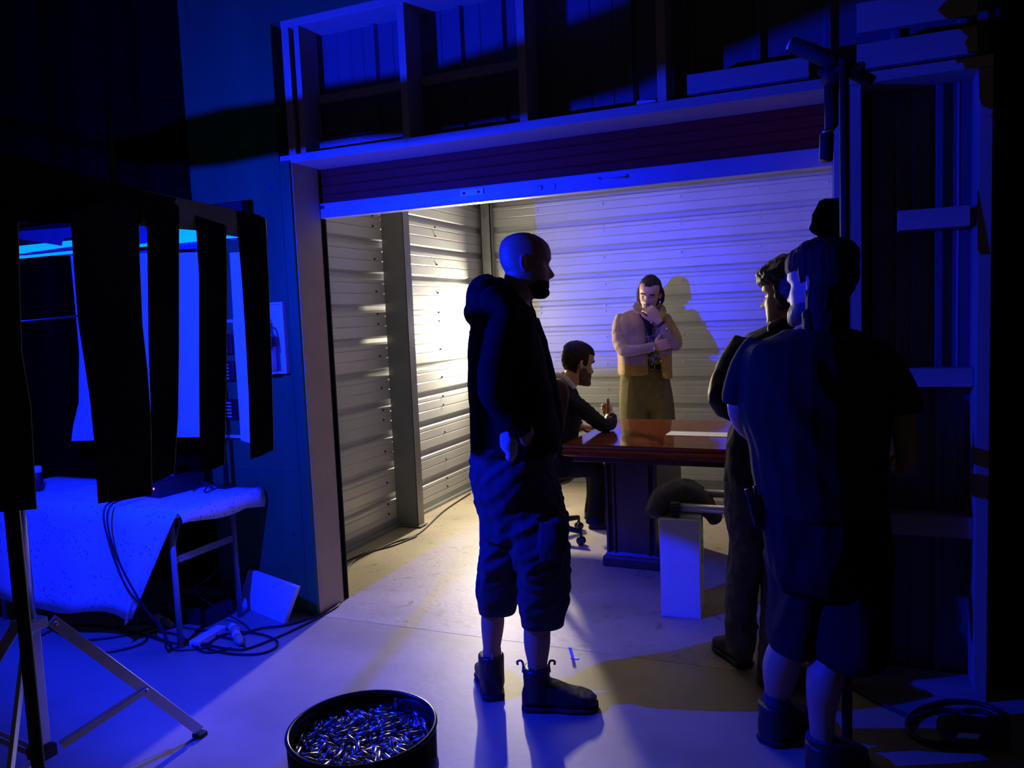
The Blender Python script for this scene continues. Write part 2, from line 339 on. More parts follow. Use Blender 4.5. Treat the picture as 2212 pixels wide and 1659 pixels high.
# dark surroundings
def drape(x0, x1, y, z1, amp, fr, name, label):
    mb = MB(); n = int((x1-x0)*26); r0, r1 = [], []
    for i in range(n+1):
        x = x0+(x1-x0)*i/n; d = amp*math.sin(x*fr)+amp*.5*math.sin(x*fr*2.3+1)
        r0.append(Vector((x, y+d, 0.0))); r1.append(Vector((x, y+d*.7, z1)))
    m = len(r0); t = V(0, .01, 0)
    mb.add(r0+r1, [[i, i+1, m+i+1, m+i] for i in range(m-1)], True); mb.add([p+t for p in r0+r1], [[i, i+1, m+i+1, m+i] for i in range(m-1)], True)
    o = mb.build(name, M_DUVE); origin_to(o, ((x0+x1)/2, y, 0)); return tag(o, label, 'drape')
drape(-8.0, -3.16, 3.42, 6.0, .03, 11, 'stage_drape', 'black drape left of the plywood wall, behind the cloth covered table')
drape(0.53, 5.0, 3.36, 6.0, .03, 11, 'stage_drape', 'black drape closing the dark right edge beyond the framed side panel')
# ================================================================== props on the set
# conference table
TR = Matrix.Rotation(math.radians(-2.6), 3, 'Z'); TP = V(-1.467, 4.19, 0)
def tw(x, y, z): return TP+TR@Vector((x, y, z))
tab = thing('conference_table', 'long glossy mahogany conference table with panelled pedestal inside the unit', 'table', tw(.9, .53, 0))
TLn, TWd, TH = 1.80, 1.07, 0.762
def tbox(mb, lo, hi):
    mb.hexa([tw(*p) for p in ((lo[0],lo[1],lo[2]),(hi[0],lo[1],lo[2]),(hi[0],hi[1],lo[2]),(lo[0],hi[1],lo[2]),(lo[0],lo[1],hi[2]),(hi[0],lo[1],hi[2]),(hi[0],hi[1],hi[2]),(lo[0],hi[1],hi[2]))])
t = MB()
prof = [(0.012, .690), (0.0, .700), (0.0, .722), (.010, .735), (.004, .744), (0.0, .752), (.006, TH)]
t.rings([[tw(i, i, z), tw(TLn-i, i, z), tw(TLn-i, TWd-i, z), tw(i, TWd-i, z)] for i, z in prof], smooth=False)
t.build('tabletop', M_MAHOG, tab)
t = MB(); tbox(t, (.045, .045, .655), (TLn-.045, TWd-.045, .690)); t.build('apron', M_MAHOGD, tab, .004)
for px in (.155, 1.30):
    ped = MB(); y0, y1 = .215, .86
    tbox(ped, (px+.02, y0+.02, .085), (px+.325, y1-.02, .655)); pd = ped.build('pedestal', M_MAHOGD, tab, .004)
    q = MB(); q.rings([[tw(px-i, y0-i, z), tw(px+.345+i, y0-i, z), tw(px+.345+i, y1+i, z), tw(px-i, y1+i, z)] for i, z in ((0.0, 0.0), (.004, .006), (.004, .05), (0, .062), (-.008, .070), (-.018, .088))], smooth=False)
    q.build('plinth', M_MAHOGD, pd)
    for xx in (.022, .268):
        q = MB()
        for sx in (0.0, .040): tbox(q, (px+xx+sx, y0+.002, .088), (px+xx+sx+.014, y0+.022, .652))
        for k in range(34): q.ell(tw(px+xx+.027, y0+.016, .10+k*.0162), V(.009, 0, 0), V(0, .006, 0), V(0, 0, .0075), 5, 8)
        q.build('carved_moulding', M_MAHOGD, pd)
pp = MB()
for k, (a, b, c, d) in enumerate(((.49, .42, .92, .56), (.50, .40, .915, .545))):
    tbox(pp, (a, b, TH+.0005+k*.0012), (c, d, TH+.0012+k*.0012))
o = pp.build('paper_sheet', M_PAPER); origin_to(o, tw(.7, .48, TH)); tag(o, 'white paper sheets lying on the glossy conference table', 'paper')

# white box with the red stencil, sandbag and slider rails
bA = onz(1429, 1331); bB = onz(1514, 1338); ux = (bB-bA); ux.z = 0; bw = ux.length; ux.normalize(); uy = V(-ux.y, ux.x, 0)
bd_, bh = .215, .487
def bx_(x, y, z): return bA+ux*x+uy*y+V(0, 0, z)
wbx = thing('wooden_box', 'tall white wooden box standing on end on the floor before the table', 'box', bx_(bw/2, bd_/2, 0))
q = MB(); q.hexa([bx_(*p) for p in ((0,0,0),(bw,0,0),(bw,bd_,0),(0,bd_,0),(0,0,bh),(bw,0,bh),(bw,bd_,bh),(0,bd_,bh))]); q.build('body', M_PAINTW, wbx, .003)
q = MB()   # worn red stencil letters running down the side
def stroke(y0, z0, y1, z1, wd=.010):
    a = bx_(bw+.0006, y0, z0); b = bx_(bw+.0006, y1, z1); t_ = (b-a).normalized(); s_ = t_.cross(ux)*(wd/2)
    q.plate([a-s_, b-s_, b+s_, a+s_], ux, .0008)
y_, zt = .115, .365
for (letter, z0) in (('S', .365), ('A', .325), ('M', .285), ('P', .245)):
    zb = z0-.032; a, b = y_-.014, y_+.030
    if letter == 'S': [stroke(*s) for s in ((a, z0, a, z0-.012), (a, z0-.006, b, zb+.006), (b, zb+.012, b, zb))]
    if letter == 'A': [stroke(*s) for s in ((a, zb+.016, b, z0), (a, zb+.016, b, zb), (b-.022, z0-.008, b-.022, zb+.008))]
    if letter == 'M': [stroke(*s) for s in ((a, z0, b, z0), (a, z0, b-.02, zb+.016), (b-.02, zb+.016, a, zb), (a, zb, b, zb))]
    if letter == 'P': [stroke(*s) for s in ((a, z0, b, z0),)]
q.build('stencil_lettering', M_RED, wbx)['label'] = 'worn red stencil lettering'
for k, (y0, u0, u1, v0) in enumerate(((.035, 1458, 1760, 1095), (.185, 1506, 1760, 1064))):
    Y_ = (bA+uy*y0).y+.02; a = ony(u0, v0, Y_); rz = a.z; a = V(a.x, Y_, rz); b = V(a.x+.62, Y_-.005, rz)
    r = thing('slider_rail', ['front silver slider rail resting in a black clamp on the white box', 'rear silver slider rail half hidden behind the sandbag'][k], 'rail', (a+b)/2, 'slider rails on the white box')
    q = MB(); q.tube([a+V(.012, 0, 0), b], .0205, 20); q.build('tube', M_ALU, r)
    q = MB(); q.tube([a-V(.018, 0, 0), a+V(.026, 0, 0)], .030, 20); q.box((a.x-.014, a.y-.02, bh+.001), (a.x+.022, a.y+.02, rz-.012)); q.box((a.x-.020, a.y-.034, rz-.010), (a.x+.028, a.y-.028, rz+.012)); q.build('end_clamp', M_PLAST, r, .002)['label'] = 'black end clamp'

# office chair
ch = thing('office_chair', 'brown leather office chair with black star base at the end of the table', 'chair', (-1.86, 4.86, 0))
M_LEATH = mat('brown_leather', (0.055, 0.020, 0.014), .38, var=.25, scale=14, bump=.1)
cc = V(-1.86, 4.86, 0); q = MB()
for k in range(5):
    a = -.28+k*2*PI/5; e = cc+V(math.cos(a)*.31, math.sin(a)*.31, .085)
    q2 = MB(); q2.tube([cc+V(0, 0, .125), cc+(e-cc)*.5+V(0, 0, .055), e], [.030, .024, .016], 8); arm = q2.build('base_arm', M_PLAST, ch)
    q3 = MB(); tdir = V(-math.sin(a), math.cos(a), 0)
    for s in (-1, 1): q3.lathe([(.005, -.007), (.026, -.007), (.027, 0), (.026, .007), (.005, .007)], V(e.x, e.y, .027)+tdir*(s*.013), 14, tdir)
    q3.tube([e, V(e.x, e.y, .05)], .010, 8); q3.build('caster', M_PLAST, arm)
q.tube([cc+V(0, 0, .10), cc+V(0, 0, .40)], .027, 14); q.build('gas_column', M_PLAST, ch)
q = MB(); q.rings([[cc+V(.03, 0, 0)+V(sx*math.cos(t)*(abs(math.cos(t))**-.4 if abs(math.cos(t)) > .01 else 1)*1.0, sx*math.sin(t)*(abs(math.sin(t))**-.4 if abs(math.sin(t)) > .01 else 1), z_) for t in [2*PI*i/32 for i in range(32)]] for sx, z_ in ((.15, .395), (.205, .405), (.222, .43), (.222, .455), (.20, .475), (.10, .482))]); q.build('seat', M_LEATH, ch)
# backrest: rounded leather pad leaning behind the sitter, seen past his shoulder
bc = at(1206, 838, 4.76)
q = MB()
pc = [bc+V(-.10, -.02, -.42), bc+V(-.09, -.01, -.22), bc+V(-.045, 0, -.05), bc+V(-.025, .0, .02), bc+V(-.02, 0, .055)]
for i in range(0): pass
hw = [.10, .16, .14, .105, .05]; rings = []
side = V(.80, -.35, 0).normalized(); thn = V(.35, .80, .0).normalized()
for p, h_ in zip(spline(pc, 5), [hw[min(int(i/5), 4)]*(1-(i % 5)/5)+hw[min(int(i/5)+1, 4)]*((i % 5)/5) for i in range(21)]):
    rings.append([p+side*(h_*math.cos(t))+thn*(.035*math.sin(t)) for t in [2*PI*i/24 for i in range(24)]])
q.rings(rings); q.build('backrest', M_LEATH, ch)
q = MB(); q.tube(spline([cc+V(0, 0, .41), cc+V(-.16, -.02, .42), bc+V(-.13, -.02, -.40)], 5), .016, 8); q.build('back_bracket', M_PLAST, ch)

# warm LED panel lamp in the far corner
lp = thing('led_panel_lamp', 'warm white panel lamp on a thin stand glowing in the far left corner', 'lamp', (TUBE.x, TUBE.y, 0))
nn = V(.11, -.99, -.04).normalized(); sd = V(.99, .11, 0).normalized(); uu = sd.cross(-nn).normalized()
def lpt(a, b, c): return TUBE+sd*a+uu*b+nn*c
q = MB(); q.hexa([lpt(*p) for p in ((-.085,-.19,-.03),(.085,-.19,-.03),(.085,-.19,.006),(-.085,-.19,.006),(-.085,.19,-.03),(.085,.19,-.03),(.085,.19,.006),(-.085,.19,.006))]); q.build('housing', M_PLAST, lp, .004)
q = MB(); q.hexa([lpt(*p) for p in ((-.075,-.18,.0065),(.075,-.18,.0065),(.075,-.18,.009),(-.075,-.18,.009),(-.075,.18,.0065),(.075,.18,.0065),(.075,.18,.009),(-.075,.18,.009))])
q.build('diffuser', mat('lit_diffuser', (.9, .85, .7), .5, emit=((1, .88, .62), 25)), lp)
q = MB(); q.tube([(TUBE.x, TUBE.y+.02, .10), (TUBE.x, TUBE.y+.02, 1.12)], .011, 10)
for a in (0.3, 2.4, 4.5): q.tube([(TUBE.x, TUBE.y+.02, .25), (TUBE.x+.12*math.cos(a), TUBE.y+.02+.12*math.sin(a), .006)], .007, 8)
q.build('stand', M_PLAST, lp)
# ================================================================== left side: lamp stand, slotted flag, table
PS = V(-2.372, 1.637, 0)
st = thing('lamp_stand', 'chrome lamp stand with folding flat legs at the lower left', 'stand', PS)
q = MB(); q.box((PS.x-.030, PS.y-.020, .16), (PS.x+.002, PS.y+.020, .585)); q.cur = 1; q.box((PS.x+.002, PS.y-.021, .16), (PS.x+.008, PS.y+.021, .585)); q.build('lower_channel', [M_PLAST, M_CHROME], st, .002)
q = MB(); q.tube([PS+V(-.012, 0, .585), PS+V(-.012, 0, 1.30)], .0215, 18); q.tube([PS+V(-.012, 0, 1.30), PS+V(-.012, 0, 1.58)], .017, 16); q.build('riser', M_CHROME, st)
q = MB(); q.tube([PS+V(-.046, -.004, .63), PS+V(-.046, -.004, 1.30)], .016, 12); q.build('guide_tube', M_PLAST, st)
q = MB(); q.box((PS.x-.055, PS.y-.035, .570), (PS.x+.030, PS.y+.035, .605)); col = q.build('collar', M_ALU, st, .004)
q = MB(); q.box((PS.x-.045, PS.y-.030, .145), (PS.x+.025, PS.y+.030, .185)); q.build('lower_collar', M_PLAST, st, .004)
q = MB(); q.tube([PS+V(-.012, 0, 1.21), PS+V(.03, -.035, 1.21)], [.006, .006], 8); q.ell(PS+V(.034, -.04, 1.21), V(.016, 0, 0), V(0, .016, 0), V(0, 0, .016), 6, 10); q.build('lock_knob', M_PLAST, st)
foot0 = onz(432, 1590); az0 = math.atan2(foot0.y-PS.y, foot0.x-PS.x); L0 = math.hypot(foot0.y-PS.y, foot0.x-PS.x)
def flatbar(mb, a, b, wv, th, side):
    a, b = Vector(a), Vector(b); t = (b-a).normalized(); s = side.normalized(); n_ = t.cross(s).normalized()
    c8 = [a-n_*wv/2-s*th/2, a-n_*wv/2+s*th/2, b-n_*wv/2+s*th/2, b-n_*wv/2-s*th/2, a+n_*wv/2-s*th/2, a+n_*wv/2+s*th/2, b+n_*wv/2+s*th/2, b+n_*wv/2-s*th/2]
    mb.hexa(c8)
for k in range(3):
    a = az0+k*2*PI/3; d = V(math.cos(a), math.sin(a), 0); sdv = V(-d.y, d.x, 0)
    top = PS+d*.055+V(0, 0, .585); ft = PS+d*L0+V(0, 0, .022); lo = PS+d*.05+V(0, 0, .165); mid = top+(ft-top)*.60
    q = MB(); flatbar(q, top, ft, .036, .012, sdv); lg = q.build('leg', M_ALU, st, .0015)
    q = MB(); q.box((ft.x-.02, ft.y-.02, -.007), (ft.x+.02, ft.y+.02, .016)); q.build('rubber_foot', M_RUB, lg, .004)
    for s in (-1, 1):
        q = MB(); flatbar(q, lo+sdv*(s*.012), mid+sdv*(s*.012), .020, .004, sdv); q.build('brace', M_ALU, lg)
    for p in (mid, top+(ft-top)*.02):
        q = MB(); q.tube([p-sdv*.02, p+sdv*.02], .007, 8); q.build('pivot_bolt', M_CHROME, lg)
GB = lambda u: 1.62+max(0, u-150)/425*0.53          # the slotted flag recedes from left to right
gp = lambda u, v, o=0.0: at(u, v, GB(u)+o)
# lamp head on the stand
ax = (Vector((-0.75, 6.5, 1.55))-LAMP).normalized(); pl = thing('par_lamp', 'black can lamp on the chrome stand throwing the blue light into the unit', 'lamp', LAMP-ax*.1)
q = MB(); q.lathe([(.02, -.24), (.07, -.235), (.085, -.15), (.10, -.03), (.10, -.012), (.094, -.012), (.080, -.035), (.02, -.05)], LAMP, 28, ax); q.build('housing', M_BLACK, pl)
q = MB(); q.lathe([(.002, -.034), (.075, -.034), (.075, -.030), (.002, -.028)], LAMP, 24, ax); q.build('lens', mat('lit_blue_lens', (.1, .1, .3), .3, emit=((.02, .05, 1), 6)), pl)
q = MB(); q.tube([PS+V(-.012, 0, 1.575), LAMP-ax*.12+V(-.05, 0, -.16), LAMP-ax*.12+V(-.12, -.03, -.06), LAMP-ax*.12+V(-.115, -.03, .0)], .008, 8); q.build('yoke', M_BLACK, pl)
# unseen black flags added near the lamp to cut dark bands across the set
def cutter(name, label, rows, r, hold):
    mb = MB(); f_, b_ = [], []
    for azd, s0, s1 in rows:
        d = V(math.cos(math.radians(azd)), math.sin(math.radians(azd)), 0)
        f_.append((LAMP+d*r+V(0, 0, r*s0), LAMP+d*r+V(0, 0, r*s1))); b_.append((LAMP+d*(r+.004)+V(0, 0, r*s0), LAMP+d*(r+.004)+V(0, 0, r*s1)))
    n = len(f_); rings = [[f_[i][0], f_[i][1], b_[i][1], b_[i][0]] for i in range(n)]; mb.rings(rings, smooth=False)
    o = thing(name, label, 'flag', f_[n//2][0]); mb.build('card', M_DUVE, o)
    q = MB(); q.tube([f_[-1][0]+V(0, 0, .003), PS+V(-.012, .012, 1.54)] if hold == 1 else [f_[hold][0]+V(0, 0, .01), LAMP+V(-.26, .10, .10), LAMP+V(-.20, -.10, .0), PS+V(-.03, -.01, 1.45)], .003, 8); q.build('rod', M_PLAST, o)
cutter('added_cutter_flag', 'added unseen black flag below the blue lamp, cutting a dark band across the set', [(33, -.49, -.155), (42, -.50, -.158), (52, -.51, -.158), (64, -.50, -.155), (74, -.49, -.15), (80, -.49, -.15), (84, -.49, -.15), (88, -.49, -.15)], .42, 1)
cutter('added_cutter_flag', 'added unseen black flag above the blue lamp, cutting a dark band over the door', [(34, .28, 1.1), (41, .28, 1.1), (45, .28, 1.05), (46, .275, .43), (55, .29, .45), (68, .32, .48), (80, .36, .51), (92, .36, .52), (104, .34, .51), (112, .33, .48), (122, .32, .40), (128, .32, .37)], .42, -1)

gob = thing('slotted_flag', 'black slotted foam board flag with hanging strips in the left foreground', 'flag', gp(300, 1000))
def card(outl, m, name, off=0.0, th=.003, parent=gob):
    mb = MB(); mb.plate([gp(u, v, off) for u, v in outl], FWD, th); return mb.build(name, m, parent)
card([(-70, 300), (160, 372), (305, 409), (305, 482), (155, 482), (40, 481), (-70, 481)], M_FOAM, 'header_card', .004)
card([(300, 409), (420, 434), (560, 464), (574, 472), (577, 512), (515, 512), (420, 497), (300, 488)], M_KRAFT, 'header_band', .008)['label'] = 'grey cardboard header band'
for outl in ([(-70, 380), (38, 470), (41, 600), (46, 760), (66, 880), (72, 1000), (78, 1100), (-70, 1112)],
             [(152, 462), (298, 410), (301, 560), (307, 700), (318, 800), (325, 900), (328, 1070), (212, 1088), (203, 950), (194, 860), (168, 690), (158, 560)],
             [(301, 410), (386, 429), (386, 600), (386, 760), (384, 900), (376, 1022), (330, 1045), (326, 900), (321, 760), (319, 600), (318, 500)],
             [(418, 436), (487, 449), (490, 600), (489, 800), (485, 1003), (462, 1013), (440, 1014), (432, 1020), (430, 800), (430, 600), (424, 500)],
             [(511, 455), (558, 464), (573, 472), (580, 600), (587, 800), (591, 972), (577, 978), (566, 984), (541, 992), (537, 850), (530, 720), (522, 600), (515, 520)]):
    card(outl, M_FOAM, 'strip', -.003)

gpz = at(28, 1100, 1.70); gpz.z = 0
q = MB(); q.tube([gpz+V(0, 0, -.0005), gpz+V(0, 0, 1.80)], .0135, 14); q.lathe([(.15, -.0008), (.15, .010), (.03, .018)], gpz, 28); q.build('stand_pole', M_BLACK, gob)
# folding table under the printed cloth
TZ = .665
M_CLOTH = mat('white_printed_cloth', (.74, .74, .76), .8, var=.02)
nt = M_CLOTH.node_tree; N = nt.nodes; L = nt.links; b = N['Principled BSDF']
vo = N.new('ShaderNodeTexVoronoi'); vo.inputs['Scale'].default_value = 48; L.new(N['Texture Coordinate'].outputs['Object'], vo.inputs[0])
rp = N.new('ShaderNodeValToRGB'); L.new(vo.outputs['Distance'], rp.inputs[0]); rp.color_ramp.interpolation = 'CONSTANT'
for p, c in ((0, (.04, .05, .2, 1)), (.13, (1, 1, 1, 1)), (.20, (.04, .05, .2, 1)), (.26, (1, 1, 1, 1))):
    e = rp.color_ramp.elements.new(p) if p not in (0,) else rp.color_ramp.elements[0]; e.color = c
n2 = N.new('ShaderNodeTexNoise'); n2.inputs['Scale'].default_value = 9; L.new(N['Texture Coordinate'].outputs['Object'], n2.inputs[0])
r2 = N.new('ShaderNodeValToRGB'); L.new(n2.outputs['Fac'], r2.inputs[0]); r2.color_ramp.elements[0].position = .50; r2.color_ramp.elements[1].position = .52
mx = N.new('ShaderNodeMix'); mx.data_type = 'RGBA'; mx.inputs[6].default_value = (1, 1, 1, 1); L.new(r2.outputs[0], mx.inputs[0]); L.new(rp.outputs[0], mx.inputs[7])
m2 = N.new('ShaderNodeMix'); m2.data_type = 'RGBA'; m2.blend_type = 'MULTIPLY'; m2.inputs[0].default_value = 1
src = b.inputs['Base Color'].links[0].from_socket; L.new(src, m2.inputs[6]); L.new(mx.outputs[2], m2.inputs[7]); L.new(m2.outputs[2], b.inputs['Base Color'])
tb = thing('folding_table', 'folding table with grey tube legs under the printed cloth by the plywood wall', 'table', (-3.5, 2.95, 0))
q = MB(); q.box((-4.25, 2.66, TZ-.035), (-2.84, 3.19, TZ-.004)); q.build('tabletop', M_WPLAST, tb, .004)
for x in (-2.89, -4.12):
    for y in (2.705, 3.105):
        q = MB(); q.tube([(x, y, 0.0), (x, y, TZ-.036)], .014, 12); q.build('leg', M_GALV, tb)
    q = MB(); flatbar(q, (x, 2.705, .42), (x, 3.105, .42), .034, .006, V(1, 0, 0)); q.build('crossbar', M_GALV, tb)
    q = MB(); sg = 1 if x < -3.5 else -1; q.tube([(x, 2.705, .47), (x+sg*.10, 2.85, .56), (x+sg*.28, 3.0, .61)], .006, 8); q.build('leg_brace', M_GALV, tb)
q = MB()
nx, ny = 60, 16; rows = []
def cl(i, j):  # cloth over the table: i along x, j across (front drop .. back)
    x = -4.28+(i/nx)*1.49; s = j/ny
    if s < .5:   # front drop
        k = s/.5; right = max(0, min(1, (x+3.12)/.30)); low = .135+.02*math.sin(x*9); edge = low
        z = edge+(TZ+.004-edge)*k; xx = x-(1-k)*(.33*right); y = 2.645-.015*math.sin(x*14)*(1-k)-.02*(1-k)
        return V(xx, y, z)
    k = (s-.5)/.5; return V(x, 2.652+k*.545, TZ+.004)
grid = [[cl(i, j) for i in range(nx+1)] for j in range(ny+1)]
vs = [p for r in grid for p in r]; fs = [[j*(nx+1)+i, j*(nx+1)+i+1, (j+1)*(nx+1)+i+1, (j+1)*(nx+1)+i] for j in range(ny) for i in range(nx)]
q.add(vs, fs, True)
# right end: short curled overhang
e0 = []
for j in range(13):
    y = 2.652+j/12*.56; d = .035+.02*math.sin(y*9)+.05*(max(0, j-9)/3); e0.append([V(-2.79, y, TZ+.004), V(-2.772, y, TZ-.012), V(-2.768, y+.004, TZ-.03-d*.5), V(-2.778, y+.006, TZ-.03-d)])
q.add([p for r in e0 for p in r], [[j*4+k, j*4+k+1, (j+1)*4+k+1, (j+1)*4+k] for j in range(12) for k in range(3)], True)
o = q.build('table_cloth', M_CLOTH); md = o.modifiers.new('thickness', 'SOLIDIFY'); md.thickness = .002
origin_to(o, (-3.5, 2.9, TZ)); tag(o, 'white cloth with small dark print draped over the folding table', 'cloth')
# things on the table
a = V(-3.175, 2.865, TZ+.006); b_ = V(-3.145, 3.145, TZ+.006)
dm = thing('dimmer_box', 'long black dimmer box with a red light lying on the printed cloth', 'dimmer', (a+b_)/2)
u_ = (b_-a).normalized(); v_ = V(-u_.y, u_.x, 0)
q = MB(); q.hexa([a-v_*.055, a+v_*.055, b_+v_*.055, b_-v_*.055]+[p+V(0, 0, .072) for p in (a-v_*.055, a+v_*.055, b_+v_*.055, b_-v_*.055)]); q.build('case', M_PLAST, dm, .004)
q = MB()
for k in range(7):
    c = a+u_*(.03+.036*k)+V(0, 0, .0725); q.hexa([c-v_*.045-u_*.006, c+v_*.045-u_*.006, c+v_*.045+u_*.006, c-v_*.045+u_*.006]+[p+V(0, 0, .006) for p in (c-v_*.045-u_*.006, c+v_*.045-u_*.006, c+v_*.045+u_*.006, c-v_*.045+u_*.006)])
q.build('fader_row', M_PLAST, dm)
q = MB(); q.ell(a-u_*.001+V(.02, 0, .045), V(.006, 0, 0), V(0, .004, 0), V(0, 0, .006), 6, 10); q.build('indicator', mat('red_indicator', (.4, .03, .02), .4, emit=((1, .12, .06), 4)), dm)['label'] = 'small red indicator light'
def bottle(name, c, r, h_, mb_, mc, label, capz):
    t_ = thing(name, label, 'bottle', c); q = MB(); q.lathe([(r*.9, 0), (r, .006), (r, h_*capz), (r*.82, h_*capz+.012), (r*.82, h_)], c, 24); q.build('body', mb_, t_)
    q = MB(); q.lathe([(r*1.12, h_*.44), (r*1.12, h_*.56)] if capz > .8 else [(r*.9, h_), (r*.9, h_+.03), (r*.5, h_+.034)], c, 24); q.build('ring' if capz > .8 else 'cap', mc, t_)
jb = onz(395, 1038, TZ+.006); bottle('coffee_press', V(jb.x, min(jb.y, 3.13), TZ+.006), .036, .20, M_GLASS, M_WHITE, 'clear glass jar with a white band standing behind the dimmer box', .95)
jb = onz(82, 1060, TZ+.006); bottle('water_bottle', V(jb.x, min(jb.y, 3.1), TZ+.006), .030, .10, M_PLAST, M_WHITE, 'short dark bottle with white cap at the left end of the table', .75)
for k, (x, y, a, sx, sy) in enumerate(((-3.62, 2.95, .2, .15, .11), (-3.44, 2.84, -.15, .12, .09))):
    q = MB(); q.box((x-sx, y-sy, TZ+.0055), (x+sx, y+sy, TZ+.009), Matrix.Rotation(a, 3, 'Z')); o = q.build('paper_sheet', M_PAPER); origin_to(o, (x, y, TZ+.005)); tag(o, ['loose paper on the printed cloth, farther left of the black strip', 'loose paper on the printed cloth, just left of the wide black strip'][k], 'paper')
q = MB(); q.tube(spline([(-3.06, 3.02, TZ+.010), (-3.0, 3.06, TZ+.04), (-2.96, 3.0, TZ+.012), (-2.92, 3.08, TZ+.03), (-2.98, 3.12, TZ+.012), (-3.05, 3.07, TZ+.05), (-3.0, 3.1, TZ+.011)], 6), .004, 6); o = q.build('cable', M_RUB); origin_to(o, (-3, 3.05, TZ)); tag(o, 'tangled thin cable at the right end of the dimmer box', 'cable')

# blue light bar with the boards hung below it
YW = 3.13
LX0, LX1 = ony(36, 530, YW).x, ony(524, 530, YW).x; Z0, Z1 = ony(100, 553, YW).z, ony(100, 488, YW).z
lb = thing('light_bar', 'blue LED light bar with bright cyan face behind the black strips', 'lamp', ((LX0+LX1)/2, YW, TZ))
q = MB(); q.box((LX0, YW+.012, Z0), (LX1, YW+.05, Z1+.01)); q.build('housing', M_BLACK, lb, .003)
CY_ = mat('lit_blue_diffuser', (.2, .3, .8), .5, emit=((.0, .30, 1.0), LEDBAR_W))
q = MB(); q.box((LX0+.01, YW+.004, Z0+.012), (LX1-.01, YW+.0115, Z0+.072)); q.build('diffuser', CY_, lb)
q = MB(); q.tube([(LX0+.005, YW-.006, Z0+.006), (LX1-.005, YW-.006, Z0+.006)], .008, 10); q.build('light_tube', CY_, lb)
M_LOUV = mat('blue_grey_louver', (.10, .12, .20), .6)
for pts in ([(40, 500), (160, 490), (160, 512), (137, 515), (134, 531), (40, 516)], [(40, 549), (160, 532), (160, 552), (40, 552)], [(284, 480), (330, 480), (330, 520), (312, 533), (286, 532)], [(286, 545), (330, 538), (330, 545), (286, 549)], [(380, 521), (432, 516), (432, 537), (380, 539)], [(486, 505), (512, 510), (512, 520), (486, 512)]):
    q = MB(); q.plate([ony(u, v, YW-.002) for u, v in pts], (0, -1, 0), .003); q.build('louver', M_LOUV, lb)
for x in (ony(232, 800, YW).x, ony(462, 800, YW).x):
    q = MB(); q.tube([(x, YW+.03, TZ+.009), (x, YW+.03, Z0+.005)], .012, 10); q.lathe([(.05, TZ+.006), (.05, TZ+.012), (.014, TZ+.016)], (x, YW+.03, 0), 18); q.build('post', M_BLACK, lb)
def hung(outl, label, y=YW-.004):
    q = MB(); q.plate([ony(u, v, y) for u, v in outl], (0, 1, 0), .005); o = q.build('foam_board', M_WHITE); c = ony(outl[0][0], outl[0][1], y); origin_to(o, c); return tag(o, label, 'board')
hung([(152, 550), (470, 544), (470, 944), (380, 945), (154, 953), (158, 920), (170, 870), (171, 760), (165, 690)], 'large white foam board glowing blue, hung under the light bar', YW+.012)
hung([(496, 546), (524, 544), (533, 700), (542, 958), (520, 951), (517, 900), (508, 760)], 'narrow white foam strip hung at the right end of the light bar', YW+.012)
# notice board and fire cabinet on the plywood
nb = thing('notice_board', 'white notice board with dark devices on the plywood behind the strips', 'board', (-2.97, YF, .93))
q = MB(); q.box((-3.06, 3.226, .93), (-2.893, 3.2395, 1.53)); q.build('panel', M_PLY, nb)
q = MB()
for lo, hi in (((-3.07, 3.216, .92), (-2.885, 3.2395, .935)), ((-3.07, 3.216, 1.525), (-2.885, 3.2395, 1.54)), ((-2.90, 3.216, .935), (-2.885, 3.2395, 1.525)), ((-3.07, 3.216, .935), (-3.055, 3.2395, 1.525))): q.box(lo, hi)
q.build('frame', M_WHITE, nb)
for k, z0 in enumerate((1.36, 1.22, 1.02)):
    q = MB(); q.box((-3.04, 3.205, z0), (-2.91, 3.2255, z0+.105)); d_ = q.build('device', M_PLAST, nb, .003)
    q = MB()
    for s in range(5): q.box((-3.03, 3.2035, z0+.012+s*.018), (-2.94, 3.2048, z0+.018+s*.018))
    q.build('label_lines', M_WHITE, d_)
fc = thing('fire_cabinet', 'white framed fire cabinet with bright blue back on the plywood', 'cabinet', (-2.68, YF, 1.262))
q = MB(); q.box((-2.79, 3.2305, 1.268), (-2.583, 3.2385, 1.604)); q.build('back_panel', M_WHITE, fc)
q = MB()
for lo, hi in (((-2.80, 3.206, 1.256), (-2.571, 3.2385, 1.268)), ((-2.80, 3.206, 1.604), (-2.571, 3.2385, 1.616)), ((-2.583, 3.206, 1.268), (-2.571, 3.2385, 1.604)), ((-2.80, 3.206, 1.268), (-2.79, 3.2385, 1.604))): q.box(lo, hi)
q.build('frame', M_WHITE, fc, .002)
fx = V(-2.667, 3.175, 1.269)
fe = thing('fire_extinguisher', 'pale fire extinguisher with dark label standing in the framed cabinet', 'extinguisher', fx)
q = MB(); q.lathe([(.046, 0), (.050, .006), (.050, .145), (.044, .175), (.028, .192), (.018, .198), (.018, .215)], fx, 26); q.build('cylinder', mat('extinguisher_paint', (.42, .40, .42), .35), fe)
q = MB(); q.lathe([(.0505, .125), (.0507, .145), (.0445, .1755)], fx, 26, caps=False); q.build('label_band', M_BLACK, fe)
q = MB(); q.box((fx.x-.012, fx.y-.014, fx.z+.215), (fx.x+.014, fx.y+.014, fx.z+.245)); q.box((fx.x-.05, fx.y-.008, fx.z+.2445), (fx.x+.016, fx.y+.008, fx.z+.255)); q.box((fx.x-.05, fx.y-.008, fx.z+.262), (fx.x+.01, fx.y+.008, fx.z+.270)); q.build('valve_handle', M_PLAST, fe, .002)
